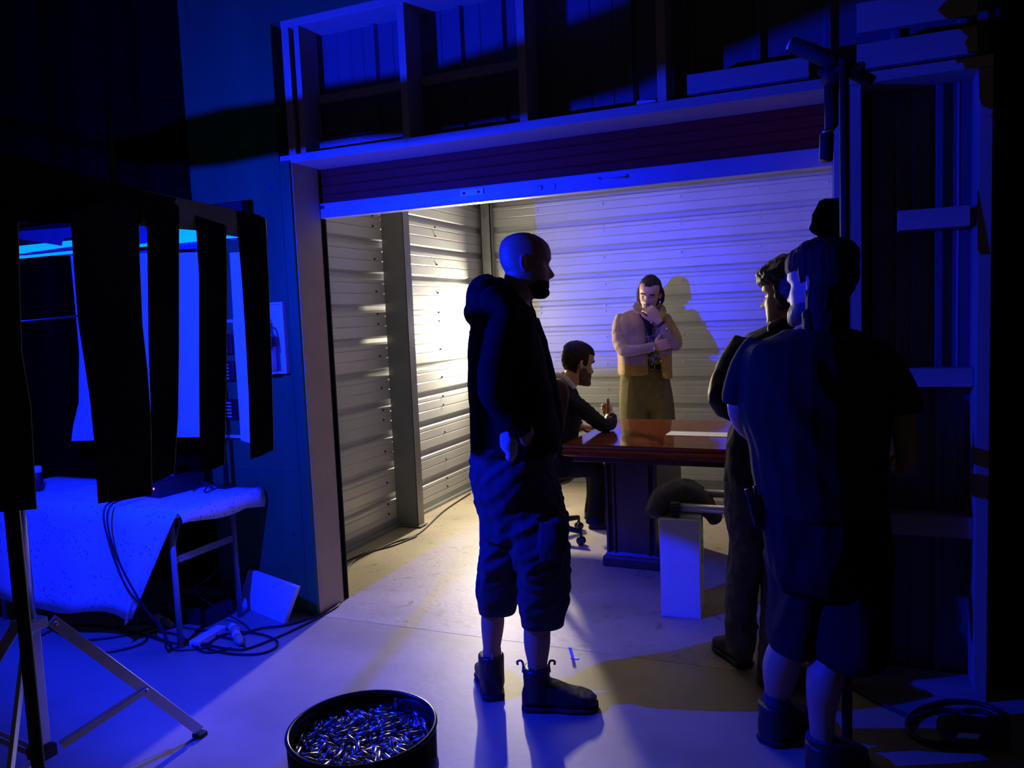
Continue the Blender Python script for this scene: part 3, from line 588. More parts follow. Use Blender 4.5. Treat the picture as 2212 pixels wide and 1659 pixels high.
q = MB(); q.tube(spline([fx+V(.014, 0, .23), fx+V(.034, -.012, .222), fx+V(.046, -.016, .18), fx+V(.052, -.018, .11)], 6), .006, 8); q.build('hose', M_RUB, fe)
q = MB(); q.box((fx.x-.05, 3.17, 1.2575), (fx.x+.05, 3.2055, 1.2685)); q.build('shelf', M_WHITE, fc)
# leaning white board
up0 = ony(545, 1229, 3.226); lo0, lo1 = onz(521, 1303, .0), onz(621, 1345, .0); up1 = lo1+(up0-lo0)*1.0
q = MB(); nrm = (up1-lo1).cross(lo0-lo1).normalized(); nrm = nrm if nrm.y < 0 else -nrm
q.plate([lo0, lo1, up1, up0], nrm, .022); o = q.build('foam_board', M_WHITE); origin_to(o, lo0); tag(o, 'small thick white board leaning against the foot of the plywood wall', 'board')

# cables on the floor
def cable(px, label, r=.0055, z=.006, cat='cable', extra=None, group=None):
    pts = [(p if isinstance(p, Vector) else onz(p[0], p[1], (z if len(p) < 3 else p[2]))) for p in px]
    q = MB(); q.tube(spline(pts, 7), r, 7); o = q.build('cable', M_RUB); origin_to(o, pts[0]); return tag(o, label, cat, group)
cable([(1016, 1066), (960, 1103), (905, 1152), (850, 1172), (772, 1207), (744, 1242), (739, 1283), (722, 1308), (684, 1330), (620, 1350), (560, 1358), (505, 1378)], 'black cable running along the left wall of the unit and out past the tan jamb', .006)
cable([(900, 1158), (850, 1178), (800, 1192), (745, 1215), (700+26, 1245)], 'short stretch of black cable along the base of the left unit wall')
cable([(735, 1262), (734, 1300), (715, 1318), (640, 1358), (545, 1398), (505, 1403), (455, 1395)], 'black cable curving round the foot of the tan jamb to the connectors')
cable([(440, 1400), (480, 1372), (540, 1366), (592, 1380), (596, 1398), (560, 1412), (500, 1412), (452, 1402), (430, 1385), (455, 1372), (515, 1385), (530, 1400)], 'black cable coiled in a wide loop right of the table legs')
cable([(90, 1372), (140, 1352), (220, 1352), (300, 1368), (352, 1384), (400, 1392), (455, 1390)], 'black cable running right under the cloth covered table')
cable([(100, 1352), (160, 1380), (235, 1378), (320, 1360), (350, 1346)], 'black cable looping behind the chrome stand leg')
cable([(215, 1412), (270, 1402), (310, 1388), (330, 1366), (385, 1372), (440, 1408), (500, 1400)], 'black cable snaking in front of the near table leg')
cable([(245, 1356), (300, 1345), (380, 1352), (440, 1362), (500, 1358)], 'black cable lying between the two right table legs')
dpt = V(-3.19, 2.80, TZ+.03)
cable([dpt, V(-3.20, 2.62, TZ+.02), V(-3.17, 2.595, .52), V(-3.08, 2.60, .30), V(-2.96, 2.66, .12), V(-2.88, 2.66, .012), (455, 1398)], 'black cable hanging from the dimmer box down the front of the table', .0045)
cable([dpt+V(.02, 0, 0), V(-3.17, 2.615, TZ+.018), V(-3.14, 2.59, .50), V(-3.03, 2.61, .26), V(-2.93, 2.64, .10), V(-2.90, 2.64, .010), (410, 1382), (430, 1402)], 'second black cable hanging from the dimmer box beside the first', .0045)
cable([V(-2.89, 3.09, .34), V(-2.95, 2.98, .25), V(-2.98, 2.9, .20), V(-2.90, 2.98, .08), V(-2.8, 3.02, .01), (540, 1362)], 'thin cable tied to the far table leg', .0035)
q = MB(); a, b_ = onz(418, 1392, .012), onz(480, 1356, .012); flatbar(q, a, b_, .055, .03, V(0, 0, 1)); o = q.build('power_strip', M_WPLAST, None, .004); origin_to(o, (a+b_)/2); tag(o, 'white power strip on the floor behind the near table leg', 'power strip')
def plug(p, q_, label):
    a, b_ = onz(*p, .02), onz(*q_, .018); t_ = thing('cable_connector', label, 'connector', (a+b_)/2); d = b_-a
    q = MB(); q.tube([a, a+d*.5], [.020, .022], 14); q.build('body', M_WPLAST, t_); q = MB(); q.tube([a+d*.5, a+d*.6, b_], [.024, .024, .013], 14); q.build('collar', mat('yellowed_plastic', (.45, .36, .2), .5), t_)
plug((337, 1334), (371, 1350), 'white cable connector left of the near table leg')
plug((500, 1352), (514, 1368), 'white cable connector in the tangle, the farther one')
plug((508, 1366), (520, 1390), 'white cable connector with yellow collar standing out of the tangle')
q = MB(); q.box((0, 0, 0), (.30, .012, .11)); a = V(-3.05, 3.02, .001)
q = MB(); q.box((a.x-.22, a.y-.08, 0.0), (a.x+.10, a.y+.10, .085)); o = q.build('storage_case', M_PLAST, None, .006); origin_to(o, (a.x-.06, a.y+.01, 0)); tag(o, 'dark low case under the right end of the folding table', 'case')

# right side: dark clamp stand
RS = onz(1830, 1622)
rs = thing('clamp_stand', 'black stand with clamp arm beside the right door jamb', 'stand', RS)
q = MB(); q.tube([RS+V(0, 0, .0), RS+V(0, 0, 1.2)], .0165, 16); q.tube([RS+V(0, 0, 1.2), RS+V(0, 0, 2.255)], .0140, 16); q.build('pole', M_BLACK, rs)
q = MB(); q.lathe([(.06, -.003), (.06, .004), (.03, .012), (.02, .03)], RS, 24); q.build('base', M_PLAST, rs)
kc = at(1800, 160, 2.68)
q = MB(); q.lathe([(.034, -.03), (.038, -.02), (.038, .02), (.034, .03)], kc, 20, FWD); q.tube([kc-UP*.06, kc+UP*.03], .020, 12); q.tube([kc-FWD*.06, kc+FWD*.02], .010, 8); q.build('grip_head', M_BLACK, rs)
q = MB(); q.tube([at(1708, 95, 2.70), at(1800, 132, 2.68), at(1886, 178, 2.66)], [.026, .030, .020], 14); arm = q.build('clamp_arm', M_BLACK, rs)
q = MB(); q.tube([at(1703, 93, 2.702), at(1709, 95.5, 2.70)], .020, 14); q.build('end_cap', M_ALU, arm)
q = MB(); q.box(tuple(at(1800, 140, 2.68)-V(.05, .03, .03)), tuple(at(1835, 160, 2.66)+V(.05, .02, .03))); q.build('clamp_jaw', M_BLACK, arm, .01)
q = MB(); q.tube([at(1796, 185, 2.680), at(1796, 270, 2.670), at(1790, 282, 2.665)], [.024, .023, .014], 12); q.tube([at(1790, 282, 2.665), at(1786, 292, 2.660), at(1784, 346, 2.650)], [.014, .024, .023], 12); q.build('drop_handle', M_BLACK, rs)
q = MB(); p0 = at(1790, 283, 2.640); q.tube([p0-V(.02, 0, 0), p0+V(.014, 0, 0)], .006, 8); q.build('pivot_bolt', M_CHROME, rs)
q = MB(); q.plate([at(u, v, 2.72) for u, v in ((1772, 433), (1782, 429), (1812, 428), (1814, 548), (1790, 538), (1776, 528), (1768, 508), (1757, 502), (1750, 494), (1756, 478), (1757, 462), (1764, 450))], FWD, .012)
o = q.build('cloth_flag', M_DUVE); origin_to(o, at(1812, 548, 2.72)); tag(o, 'ragged black cloth hanging from the right stand above the back view head', 'cloth')
cable([(1842, 1486), (1880, 1508), (1925, 1530), (1965, 1548)], 'black cable running from the right stand to the coil', .007)
def oval(cu, cv, ru, rv, n=14): return [(cu+ru*math.cos(2*PI*i/n), cv+rv*math.sin(2*PI*i/n)) for i in range(n+2)]
cable(oval(2068, 1565, 108, 50), 'dark cable coil on the floor below the side panel, its widest loop', .009, .009)
cable(oval(2035, 1570, 74, 36), 'dark cable coil on the floor below the side panel, its left inner loop', .009, .010)
cable(oval(2100, 1562, 52, 28), 'dark cable coil on the floor below the side panel, its right inner loop', .009, .010)
q = MB(); c = onz(2105, 1602, .0); q.box((c.x-.11, c.y-.06, 0), (c.x+.10, c.y+.05, .075), Matrix.Rotation(.2, 3, 'Z')); o = q.build('cable_bag', M_SANDB, None, .025); origin_to(o, c); tag(o, 'dark bag lying against the cable coil at the lower right', 'bag')
q = MB(); c2 = c+V(-.03, -.075, .055); q.plate([c2+V(-.035, 0, -.012), c2+V(.03, .004, -.008), c2+V(.035, .004, .010), c2+V(-.025, 0, .008)], (0, -1, .1), .002); o = q.build('tape_scrap', M_PAPER); origin_to(o, c2); tag(o, 'torn white tape stuck on the dark bag', 'tape')
q = MB(); c = onz(1234, 1420, 0); q.plate([c, c+V(.012, .004, 0), c+V(0, .008, .042), c+V(-.014, .004, .042)], (0, -1, 0), .0015); q.box((c.x, c.y-.01, 0), (c.x+.035, c.y+.006, .002)); o = q.build('tape_scrap', M_PAPER); origin_to(o, c); tag(o, 'bent scrap of tape standing on the floor right of the black boot', 'tape')

# drum of casings
DC = V(-1.215, 1.735, 0); DR = .205; DH = .40
dr = thing('steel_drum', 'small open black steel drum full of brass casings in the foreground', 'drum', DC)
q = MB(); q.lathe([(.02, -.003), (DR*.93, -.003), (DR*.95, .004), (DR*.965, .12), (DR*.985, .13), (DR*.965, .14), (DR*.975, .26), (DR*.995, .27), (DR*.975, .28), (DR*.985, DH-.008), (DR*.955, DH-.008), (DR*.95, .345), (DR*.94, .340), (.02, .339)], DC, 64); q.build('shell', M_DRUM, dr)
q = MB(); q.rings([[DC+V((DR*.972+.0065*math.cos(a))*math.cos(t), (DR*.972+.0065*math.cos(a))*math.sin(t), DH-.004+.0065*math.sin(a)) for a in [2*PI*i/10 for i in range(10)]] for t in [2*PI*j/72 for j in range(73)]], caps=False); q.build('rolled_rim', M_DRUM, dr)
# ================================================================== people
def rows_interp(rows, n):
    out = []
    for i in range(len(rows)-1):
        p0 = rows[max(i-1, 0)]; p1 = rows[i]; p2 = rows[i+1]; p3 = rows[min(i+2, len(rows)-1)]
        for k in range(n):
            t = k/n
            out.append([0.5*((2*b)+(c-a)*t+(2*a-5*b+4*c-d)*t*t+(3*b-a-3*c+d)*t**3) for a, b, c, d in zip(p0, p1, p2, p3)])
    out.append(list(rows[-1])); return out
def loft(rows, view=True, N=20, n=4, cap=.5, sq=1.0, flat=False):
    """rows (u,v,depth,half-width px,half-thickness m) or, view=False, (x,y,z,a,b) -> rings of a closed tapering form"""
    R_ = []
    for r in rows:
        if view: R_.append([*at(r[0], r[1], r[2]), r[3]*r[2]/FPX, r[4] if len(r) > 4 and r[4] else r[3]*r[2]/FPX])
        else: R_.append([*r[:3], r[3], r[4] if len(r) > 4 and r[4] else r[3]])
    R_ = rows_interp(R_, n) if n > 1 else R_
    C_ = [Vector(r[:3]) for r in R_]; rings = []
    m = len(C_)
    tans = [(C_[min(i+1, m-1)]-C_[max(i-1, 0)]).normalized() for i in range(m)]
    if flat: tans = [V(0, 0, -1) if C_[-1].z < C_[0].z else V(0, 0, 1)]*m
    def ring(c, t, a_, b_):
        ax = t.cross(FWD)
        if ax.length < .25: ax = t.cross(UP)
        ax.normalize(); bx = ax.cross(t).normalized(); o = []
        for j in range(N):
            w_ = 2*PI*j/N; cs_, sn = math.cos(w_), math.sin(w_)
            o.append(c+ax*(a_*math.copysign(abs(cs_)**sq, cs_))+bx*(b_*math.copysign(abs(sn)**sq, sn)))
        return o
    e = min(R_[0][3], R_[0][4])*cap
    if cap: rings += [ring(C_[0]-tans[0]*e, tans[0], R_[0][3]*.45, R_[0][4]*.45), ring(C_[0]-tans[0]*e*.6, tans[0], R_[0][3]*.8, R_[0][4]*.8)]
    for i in range(m): rings.append(ring(C_[i], tans[i], R_[i][3], R_[i][4]))
    e = min(R_[-1][3], R_[-1][4])*cap
    if cap: rings += [ring(C_[-1]+tans[-1]*e*.6, tans[-1], R_[-1][3]*.8, R_[-1][4]*.8), ring(C_[-1]+tans[-1]*e, tans[-1], R_[-1][3]*.45, R_[-1][4]*.45)]
    return rings
def edges(rows, **k):
    """rows (v, u left, u right, depth, half-thickness): silhouettes measured left to right"""
    return loft([((a+b)/2, v, d, (b-a)/2, t) for v, a, b, d, t in rows], flat=True, **k)
def ball(c, rx, ry, rz, ax=None):
    mb = MB(); ax = ax or (RIGHT, FWD, UP); mb.ell(c, ax[0]*rx, ax[1]*ry, ax[2]*rz, 14, 22); return mb
def sculpt(name, parts, m, vox=.006, sm=2, parent=None, disp=None):
    mb = MB()
    for p in parts:
        if isinstance(p, MB): mb.add(p.v, p.f, True)
        elif isinstance(p, tuple): mb.add(p[0], p[1], True)
        else: mb.rings(p)
    me = mb.mesh(name, m); tmp = bpy.data.objects.new(name+'_src', me); COL.objects.link(tmp)
    r = tmp.modifiers.new('r', 'REMESH'); r.mode = 'VOXEL'; r.voxel_size = vox; r.use_smooth_shade = True
    if sm: s = tmp.modifiers.new('s', 'SMOOTH'); s.factor = .5; s.iterations = sm
    dg = bpy.context.evaluated_depsgraph_get(); dg.update(); out = bpy.data.meshes.new_from_object(tmp.evaluated_get(dg))
    bpy.data.objects.remove(tmp); bpy.data.meshes.remove(me)
    if disp:
        nn_ = [v.normal.copy() for v in out.vertices]
        for v, n_ in zip(out.vertices, nn_): v.co += n_*disp(v.co)
    out.polygons.foreach_set('use_smooth', [True]*len(out.polygons)); out.materials.clear(); out.materials.append(m); out.update(); out.name = name
    o = bpy.data.objects.new(name, out); COL.objects.link(o)
    if parent is not None: setpar(o, parent)
    return o
def folds(amp, f=14.0, dirv=(0, 0, 1), st=.3, seed=0.0, zlo=None):
    d = Vector(dirv).normalized()
    def fn(p):
        q_ = p - d*(p.dot(d))*(1-st)
        a = noise.noise(q_*f+Vector((seed, 0, 3))); b = noise.noise(q_*f*2.3+Vector((7, seed, 0)))
        k = 1 if zlo is None else max(.08, min(1, (p.z-zlo)/.10))
        return k*amp*((1-abs(a)*2.2)*.7+b*.4)
    return fn
# ---- head: local x = side, y = face, z = up, metres
HZ = [(-.122,.010,.066,.040),(-.119,.022,.078,.030),(-.108,.037,.087,.008),(-.092,.048,.0905,-.012),(-.070,.0565,.0885,-.036),(-.045,.063,.087,-.062),(-.020,.068,.086,-.085),(.006,.0715,.0815,-.098),(.028,.074,.092,-.103),(.055,.0755,.0905,-.104),(.080,.0715,.080,-.098),(.098,.061,.060,-.083),(.110,.045,.036,-.060),(.117,.027,.013,-.038),(.1205,.008,-.004,-.018)]
def prof_at(z):
    for i in range(len(HZ)-1):
        if z <= HZ[i+1][0]:
            a, b = HZ[i], HZ[i+1]; t = (z-a[0])/(b[0]-a[0]); return [a[k]+(b[k]-a[k])*t for k in (1, 2, 3)]
    return HZ[-1][1:]
def G(x, c, s): return math.exp(-((x-c)/s)**2)
def hpt(z, th):
    w_, yf, yb = prof_at(z); cy_ = -.008 if z > -.07 else -.008+(.03+.008)*min(1, (-.07-z)/.05)
    cs_, sn = math.cos(th), math.sin(th)
    x = w_*math.copysign(abs(sn)**.88, sn); y = cy_+((yf-cy_) if cs_ > 0 else (cy_-yb))*math.copysign(abs(cs_)**.92, cs_)
    if cs_ > 0:
        na = 0
        if -.046 < z < .020: na = (.0275*max(0, (.020-z)/.052)**1.15) if z > -.032 else .0275*max(0, (z+.046)/.014)**.6
        y += na*math.exp(-(x/(.0095+.006*max(0, min(1, (.01-z)/.04))))**2)
        y += -.0115*(G(x, .031, .0155)+G(x, -.031, .0155))*G(z, .006, .0135)*cs_
        y += .0030*G(z, .0165, .0045)*(G(x, .031, .014)+G(x, -.031, .014))
        y += .0035*G(z, .027, .008)*(G(x, .028, .02)+G(x, -.028, .02))
        y += .0045*G(z, -.0585, .0065)*G(x, 0, .021)+.0050*G(z, -.0725, .0065)*G(x, 0, .018)-.0016*G(z, -.0655, .0028)*G(x, 0, .022)-.003*G(z, -.083, .006)*G(x, 0, .02)
        y += .0055*G(z, -.102, .012)*G(x, 0, .018)
        y += .003*G(z, -.014, .014)*(G(x, .045, .016)+G(x, -.045, .016))
    return Vector((x, y, z))
class Head:
    def __init__(s, c, fwd, up, sc=1.0):
        s.c = Vector(c); f = Vector(fwd).normalized(); u_ = Vector(up); u_ = (u_-f*u_.dot(f)).normalized(); s.f, s.u, s.r = f, u_, f.cross(u_); s.sc = sc
    def w(s, p): return s.c+(s.r*p[0]+s.f*p[1]+s.u*p[2])*s.sc
    def grid(s, fn=None, nz=64, nt=80):
        vs = []
        zs = [-.122+.2425*(.5-.5*math.cos(PI*i/nz)) for i in range(nz+1)]
        for z in zs:
            for j in range(nt):
                p = hpt(z, 2*PI*j/nt)
                if fn:
                    t = fn(p); d = Vector((p.x, (p.y+.008), p.z*.8 if p.z > 0 else 0)); d.normalize(); p = p+d*t
                vs.append(s.w(p))
        fs = [[i*nt+j, i*nt+(j+1) % nt, (i+1)*nt+(j+1) % nt, (i+1)*nt+j] for i in range(nz) for j in range(nt)]
        fs.append(list(range(nt))[::-1]); fs.append([nz*nt+j for j in range(nt)])
        return (vs, fs)
    def ears(s):
        out = []
        for sg in (-1, 1):
            mb = MB(); a = Vector((sg*.30, -.28, .95)).normalized(); o_ = Vector((sg*.75, -.65, 0)).normalized(); t_ = a.cross(o_)
            L_ = lambda v: (s.r*v[0]+s.f*v[1]+s.u*v[2])*s.sc
            mb.ell(s.w((sg*.0745, -.016, -.004)), L_(o_)*.016, L_(t_)*.0075, L_(a)*.029, 10, 16); out.append(mb)
            mb = MB(); mb.tube(spline([s.w((sg*.076, -.006, -.030)), s.w((sg*.081, -.021, -.022)), s.w((sg*.0855, -.029, .002)), s.w((sg*.083, -.022, .020)), s.w((sg*.078, -.008, .018))], 4), .0038*s.sc, 8); out.append(mb)
        return out
    def neck(s, base, r0=.060, r1=.066):
        return loft([(*s.w((0, -.022, -.015)), r0*.85, r0*.85), (*s.w((0, -.022, -.07)), r0*.95, r0*1.0), (*(s.w((0, -.03, -.12))*.6+Vector(base)*.4), r0, r0), (*base, r1, r1)], view=False)
    def eyes(s, par, white=(.22, .19, .17)):
        we = mat('shaded_eye_white', white, .25); ir = mat('dark_iris', (.03, .025, .02), .2)  # whites kept dark: the shade of the eye sockets is put into the colour
        for sg in (-1, 1):
            q = MB(); c = s.w((sg*.031, .0568, .004)); n_, m_ = 12, 16; f = (s.f-s.u*.55).normalized(); a = f.orthogonal().normalized(); b_ = f.cross(a); rings = []
            for i in range(n_+1):
                t = PI*i/n_; rr = max(math.sin(t), .02)*.0122*s.sc; rings.append([c+f*(math.cos(t)*.0122*s.sc)+a*(rr*math.cos(2*PI*j/m_))+b_*(rr*math.sin(2*PI*j/m_)) for j in range(m_)])
            q.cur = 1; q.rings(rings[:4], caps=True); q.cur = 0; q.rings(rings[3:], caps=True); q.build('eye', [we, ir], par)
def hairmesh(h, name, fn, m, par, extra=None, vox=.005, disp=None):
    def f2(p):
        t = fn(p); return t if t > 0 else -.012
    return sculpt(name, [h.grid(f2)]+(extra or []), m, vox, 1, par, disp)
def sstep(a, b, x): t = max(0, min(1, (x-a)/(b-a))); return t*t*(3-2*t)
# ---- hand: wrist, direction to knuckles, palm facing, thumb side; curls in degrees per joint
def hand(wr, d, pn, th, curl=(35, 40, 45, 50), tcurl=20, sc=1.0, spread=4, tdir=(.55, .75, .25), f0=None):
    wr = Vector(wr); d = Vector(d).normalized(); pn = Vector(pn); pn = (pn-d*pn.dot(d)).normalized(); th = Vector(th); th = (th-d*th.dot(d)-pn*th.dot(pn)).normalized(); P = []
    PL = .092*sc
    def sect(t, hw, ht): c = wr+d*(PL*t); return [c+th*(hw*sc*math.copysign(abs(math.cos(w_))**.75, math.cos(w_)))+pn*(ht*sc*math.copysign(abs(math.sin(w_))**.75, math.sin(w_))) for w_ in [2*PI*j/18 for j in range(18)]]
    P.append([sect(-.25, .025, .018), sect(0, .028, .017), sect(.35, .037, .018), sect(.75, .041, .016), sect(1.0, .040, .012), sect(1.06, .034, .008)])
    for i, (off, ln) in enumerate(((.030, .074), (.010, .083), (-.011, .077), (-.030, .060))):
        k = wr+d*(PL*.97)+th*(off*sc); a0 = math.radians(spread*(1.5-i)); dd = (d*math.cos(a0)+th*math.sin(a0)).normalized(); pts = [k-dd*.02*sc]; p = k.copy(); ang = math.radians((f0[i] if f0 else curl[i]*.7)); pts.append(p.copy())
        for seg, fr in enumerate((.46, .30, .24)):
            v_ = dd*math.cos(ang)+pn*math.sin(ang); p = p+v_*(ln*fr*sc); pts.append(p.copy()); ang += math.radians(curl[i])
        q = MB(); q.tube(pts, [.0092*sc, .0092*sc, .0086*sc, .0080*sc, .0062*sc], 10); P.append(q)
        q = MB(); q.ell(pts[-1], V(.0062, 0, 0)*sc, V(0, .0062, 0)*sc, V(0, 0, .0062)*sc, 8, 10); P.append(q)
    k = wr+d*(PL*.22)+th*(.024*sc)+pn*(.006*sc); td = (d*tdir[0]+th*tdir[1]+pn*tdir[2]).normalized(); t2 = (td*math.cos(math.radians(tcurl))+d*math.sin(math.radians(tcurl))).normalized(); t3 = (td*math.cos(math.radians(tcurl*1.8))+d*math.sin(math.radians(tcurl*1.8))).normalized()
    pts = [k-td*.012*sc, k+td*.030*sc, k+td*.030*sc+t2*.030*sc, k+td*.030*sc+t2*.030*sc+t3*.026*sc]
    q = MB(); q.tube(pts, [.0150*sc, .0125*sc, .0100*sc, .0078*sc], 10); P.append(q); q = MB(); q.ell(pts[-1], V(.0078, 0, 0)*sc, V(0, .0078, 0)*sc, V(0, 0, .0078)*sc, 8, 10); P.append(q)
    return P
# ---- boots
def boot(heel, toe, wd, shaft, par, m, ms, tabs=False, name='boot', lean=(0, 0)):
    h, t = Vector(heel), Vector(toe); h.z = t.z = 0; d = (t-h); Ln = d.length; d.normalize(); s_ = V(-d.y, d.x, 0)
    if h.y < 3.235: z0 = -.003
    else: z0 = 0
    def sec_(k, hw, zlo, zhi, flat=.55):
        c = h+d*(Ln*k); o = []
        for j in range(20):
            w_ = 2*PI*j/20; cs_, sn = math.cos(w_), math.sin(w_)
            o.append(c+s_*(hw*math.copysign(abs(cs_)**.7, cs_))+V(0, 0, z0+(zlo+zhi)/2+(zhi-zlo)/2*math.copysign(abs(sn)**flat, sn)))
        return o
    up = [sec_(.0, wd*.22, .02, .07), sec_(.03, wd*.33, .018, .095), sec_(.12, wd*.40, .018, .125), sec_(.28, wd*.40, .018, .130), sec_(.45, wd*.42, .018, .108), sec_(.62, wd*.48, .018, .085), sec_(.80, wd*.50, .018, .070), sec_(.92, wd*.42, .018, .058), sec_(.985, wd*.24, .02, .045)]
    an = h+d*(Ln*.20); tp = an+V(lean[0], lean[1], 0)
    sh = loft([(an.x, an.y, z0+.05, wd*.44, wd*.50), (an.x*.8+tp.x*.2, an.y*.8+tp.y*.2, z0+.10, wd*.44, wd*.48), (tp.x, tp.y, z0+shaft, wd*.46, wd*.50)], view=False, cap=.12)
    b_ = sculpt(name, [up, sh], m, .005, 2, par, folds(.002, 25))
    q = [sec_(.0-.01, wd*.26, .0, .024), sec_(.04, wd*.40, .0, .028), sec_(.25, wd*.44, .0, .028), sec_(.42, wd*.42, .004, .026), sec_(.62, wd*.52, .0, .026), sec_(.82, wd*.54, .0, .026), sec_(.95, wd*.42, .002, .026), sec_(1.01, wd*.22, .006, .026)]
    sculpt('sole', [q], ms, .004, 1, b_)
    if tabs:
        for k in (-1, 1):
            p = V(tp.x, tp.y, z0+shaft)+d*(wd*.46*k); q = MB(); q.tube(spline([p-V(0, 0, .02), p+V(0, 0, .012)-d*(.002*k), p+V(0, 0, .026)-d*(-.006*k), p+V(0, 0, .022)+d*(.020*k), p+V(0, 0, .010)+d*(.018*k)], 5), .0045, 7); q.build('pull_tab', mat('boot_pull_tab', (.25, .2, .14), .8), b_)
    return b_
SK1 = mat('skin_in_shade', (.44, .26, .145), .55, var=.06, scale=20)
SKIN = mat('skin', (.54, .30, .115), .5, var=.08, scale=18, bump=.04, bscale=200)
HAIRD = mat('dark_brown_hair', (.034, .020, .008), .75, var=.35, scale=40, stretch=(2, 2, .3), bump=.5, bscale=90, spec=.2)
HAIRB = mat('brown_hair', (.060, .040, .024), .55, var=.4, scale=40, stretch=(2, 2, .3), bump=.5, bscale=90)
BEARD = mat('brown_beard', (.11, .06, .035), .75, var=.3, scale=60, bump=.6, bscale=160)
M_HOOD = mat('black_hoodie_fleece', (.012, .011, .008), .95, var=.2, scale=30, bump=.2, bscale=150, spec=.15)
M_SHORT = mat('dark_cargo_cotton', (.055, .052, .062), .85, var=.15, scale=20, bump=.15, bscale=120, spec=.2)
M_BOOT = mat('black_oiled_leather', (.020, .018, .017), .42, var=.25, scale=25, bump=.1)
M_SOLE = mat('black_rubber_sole', (.015, .015, .015), .7)

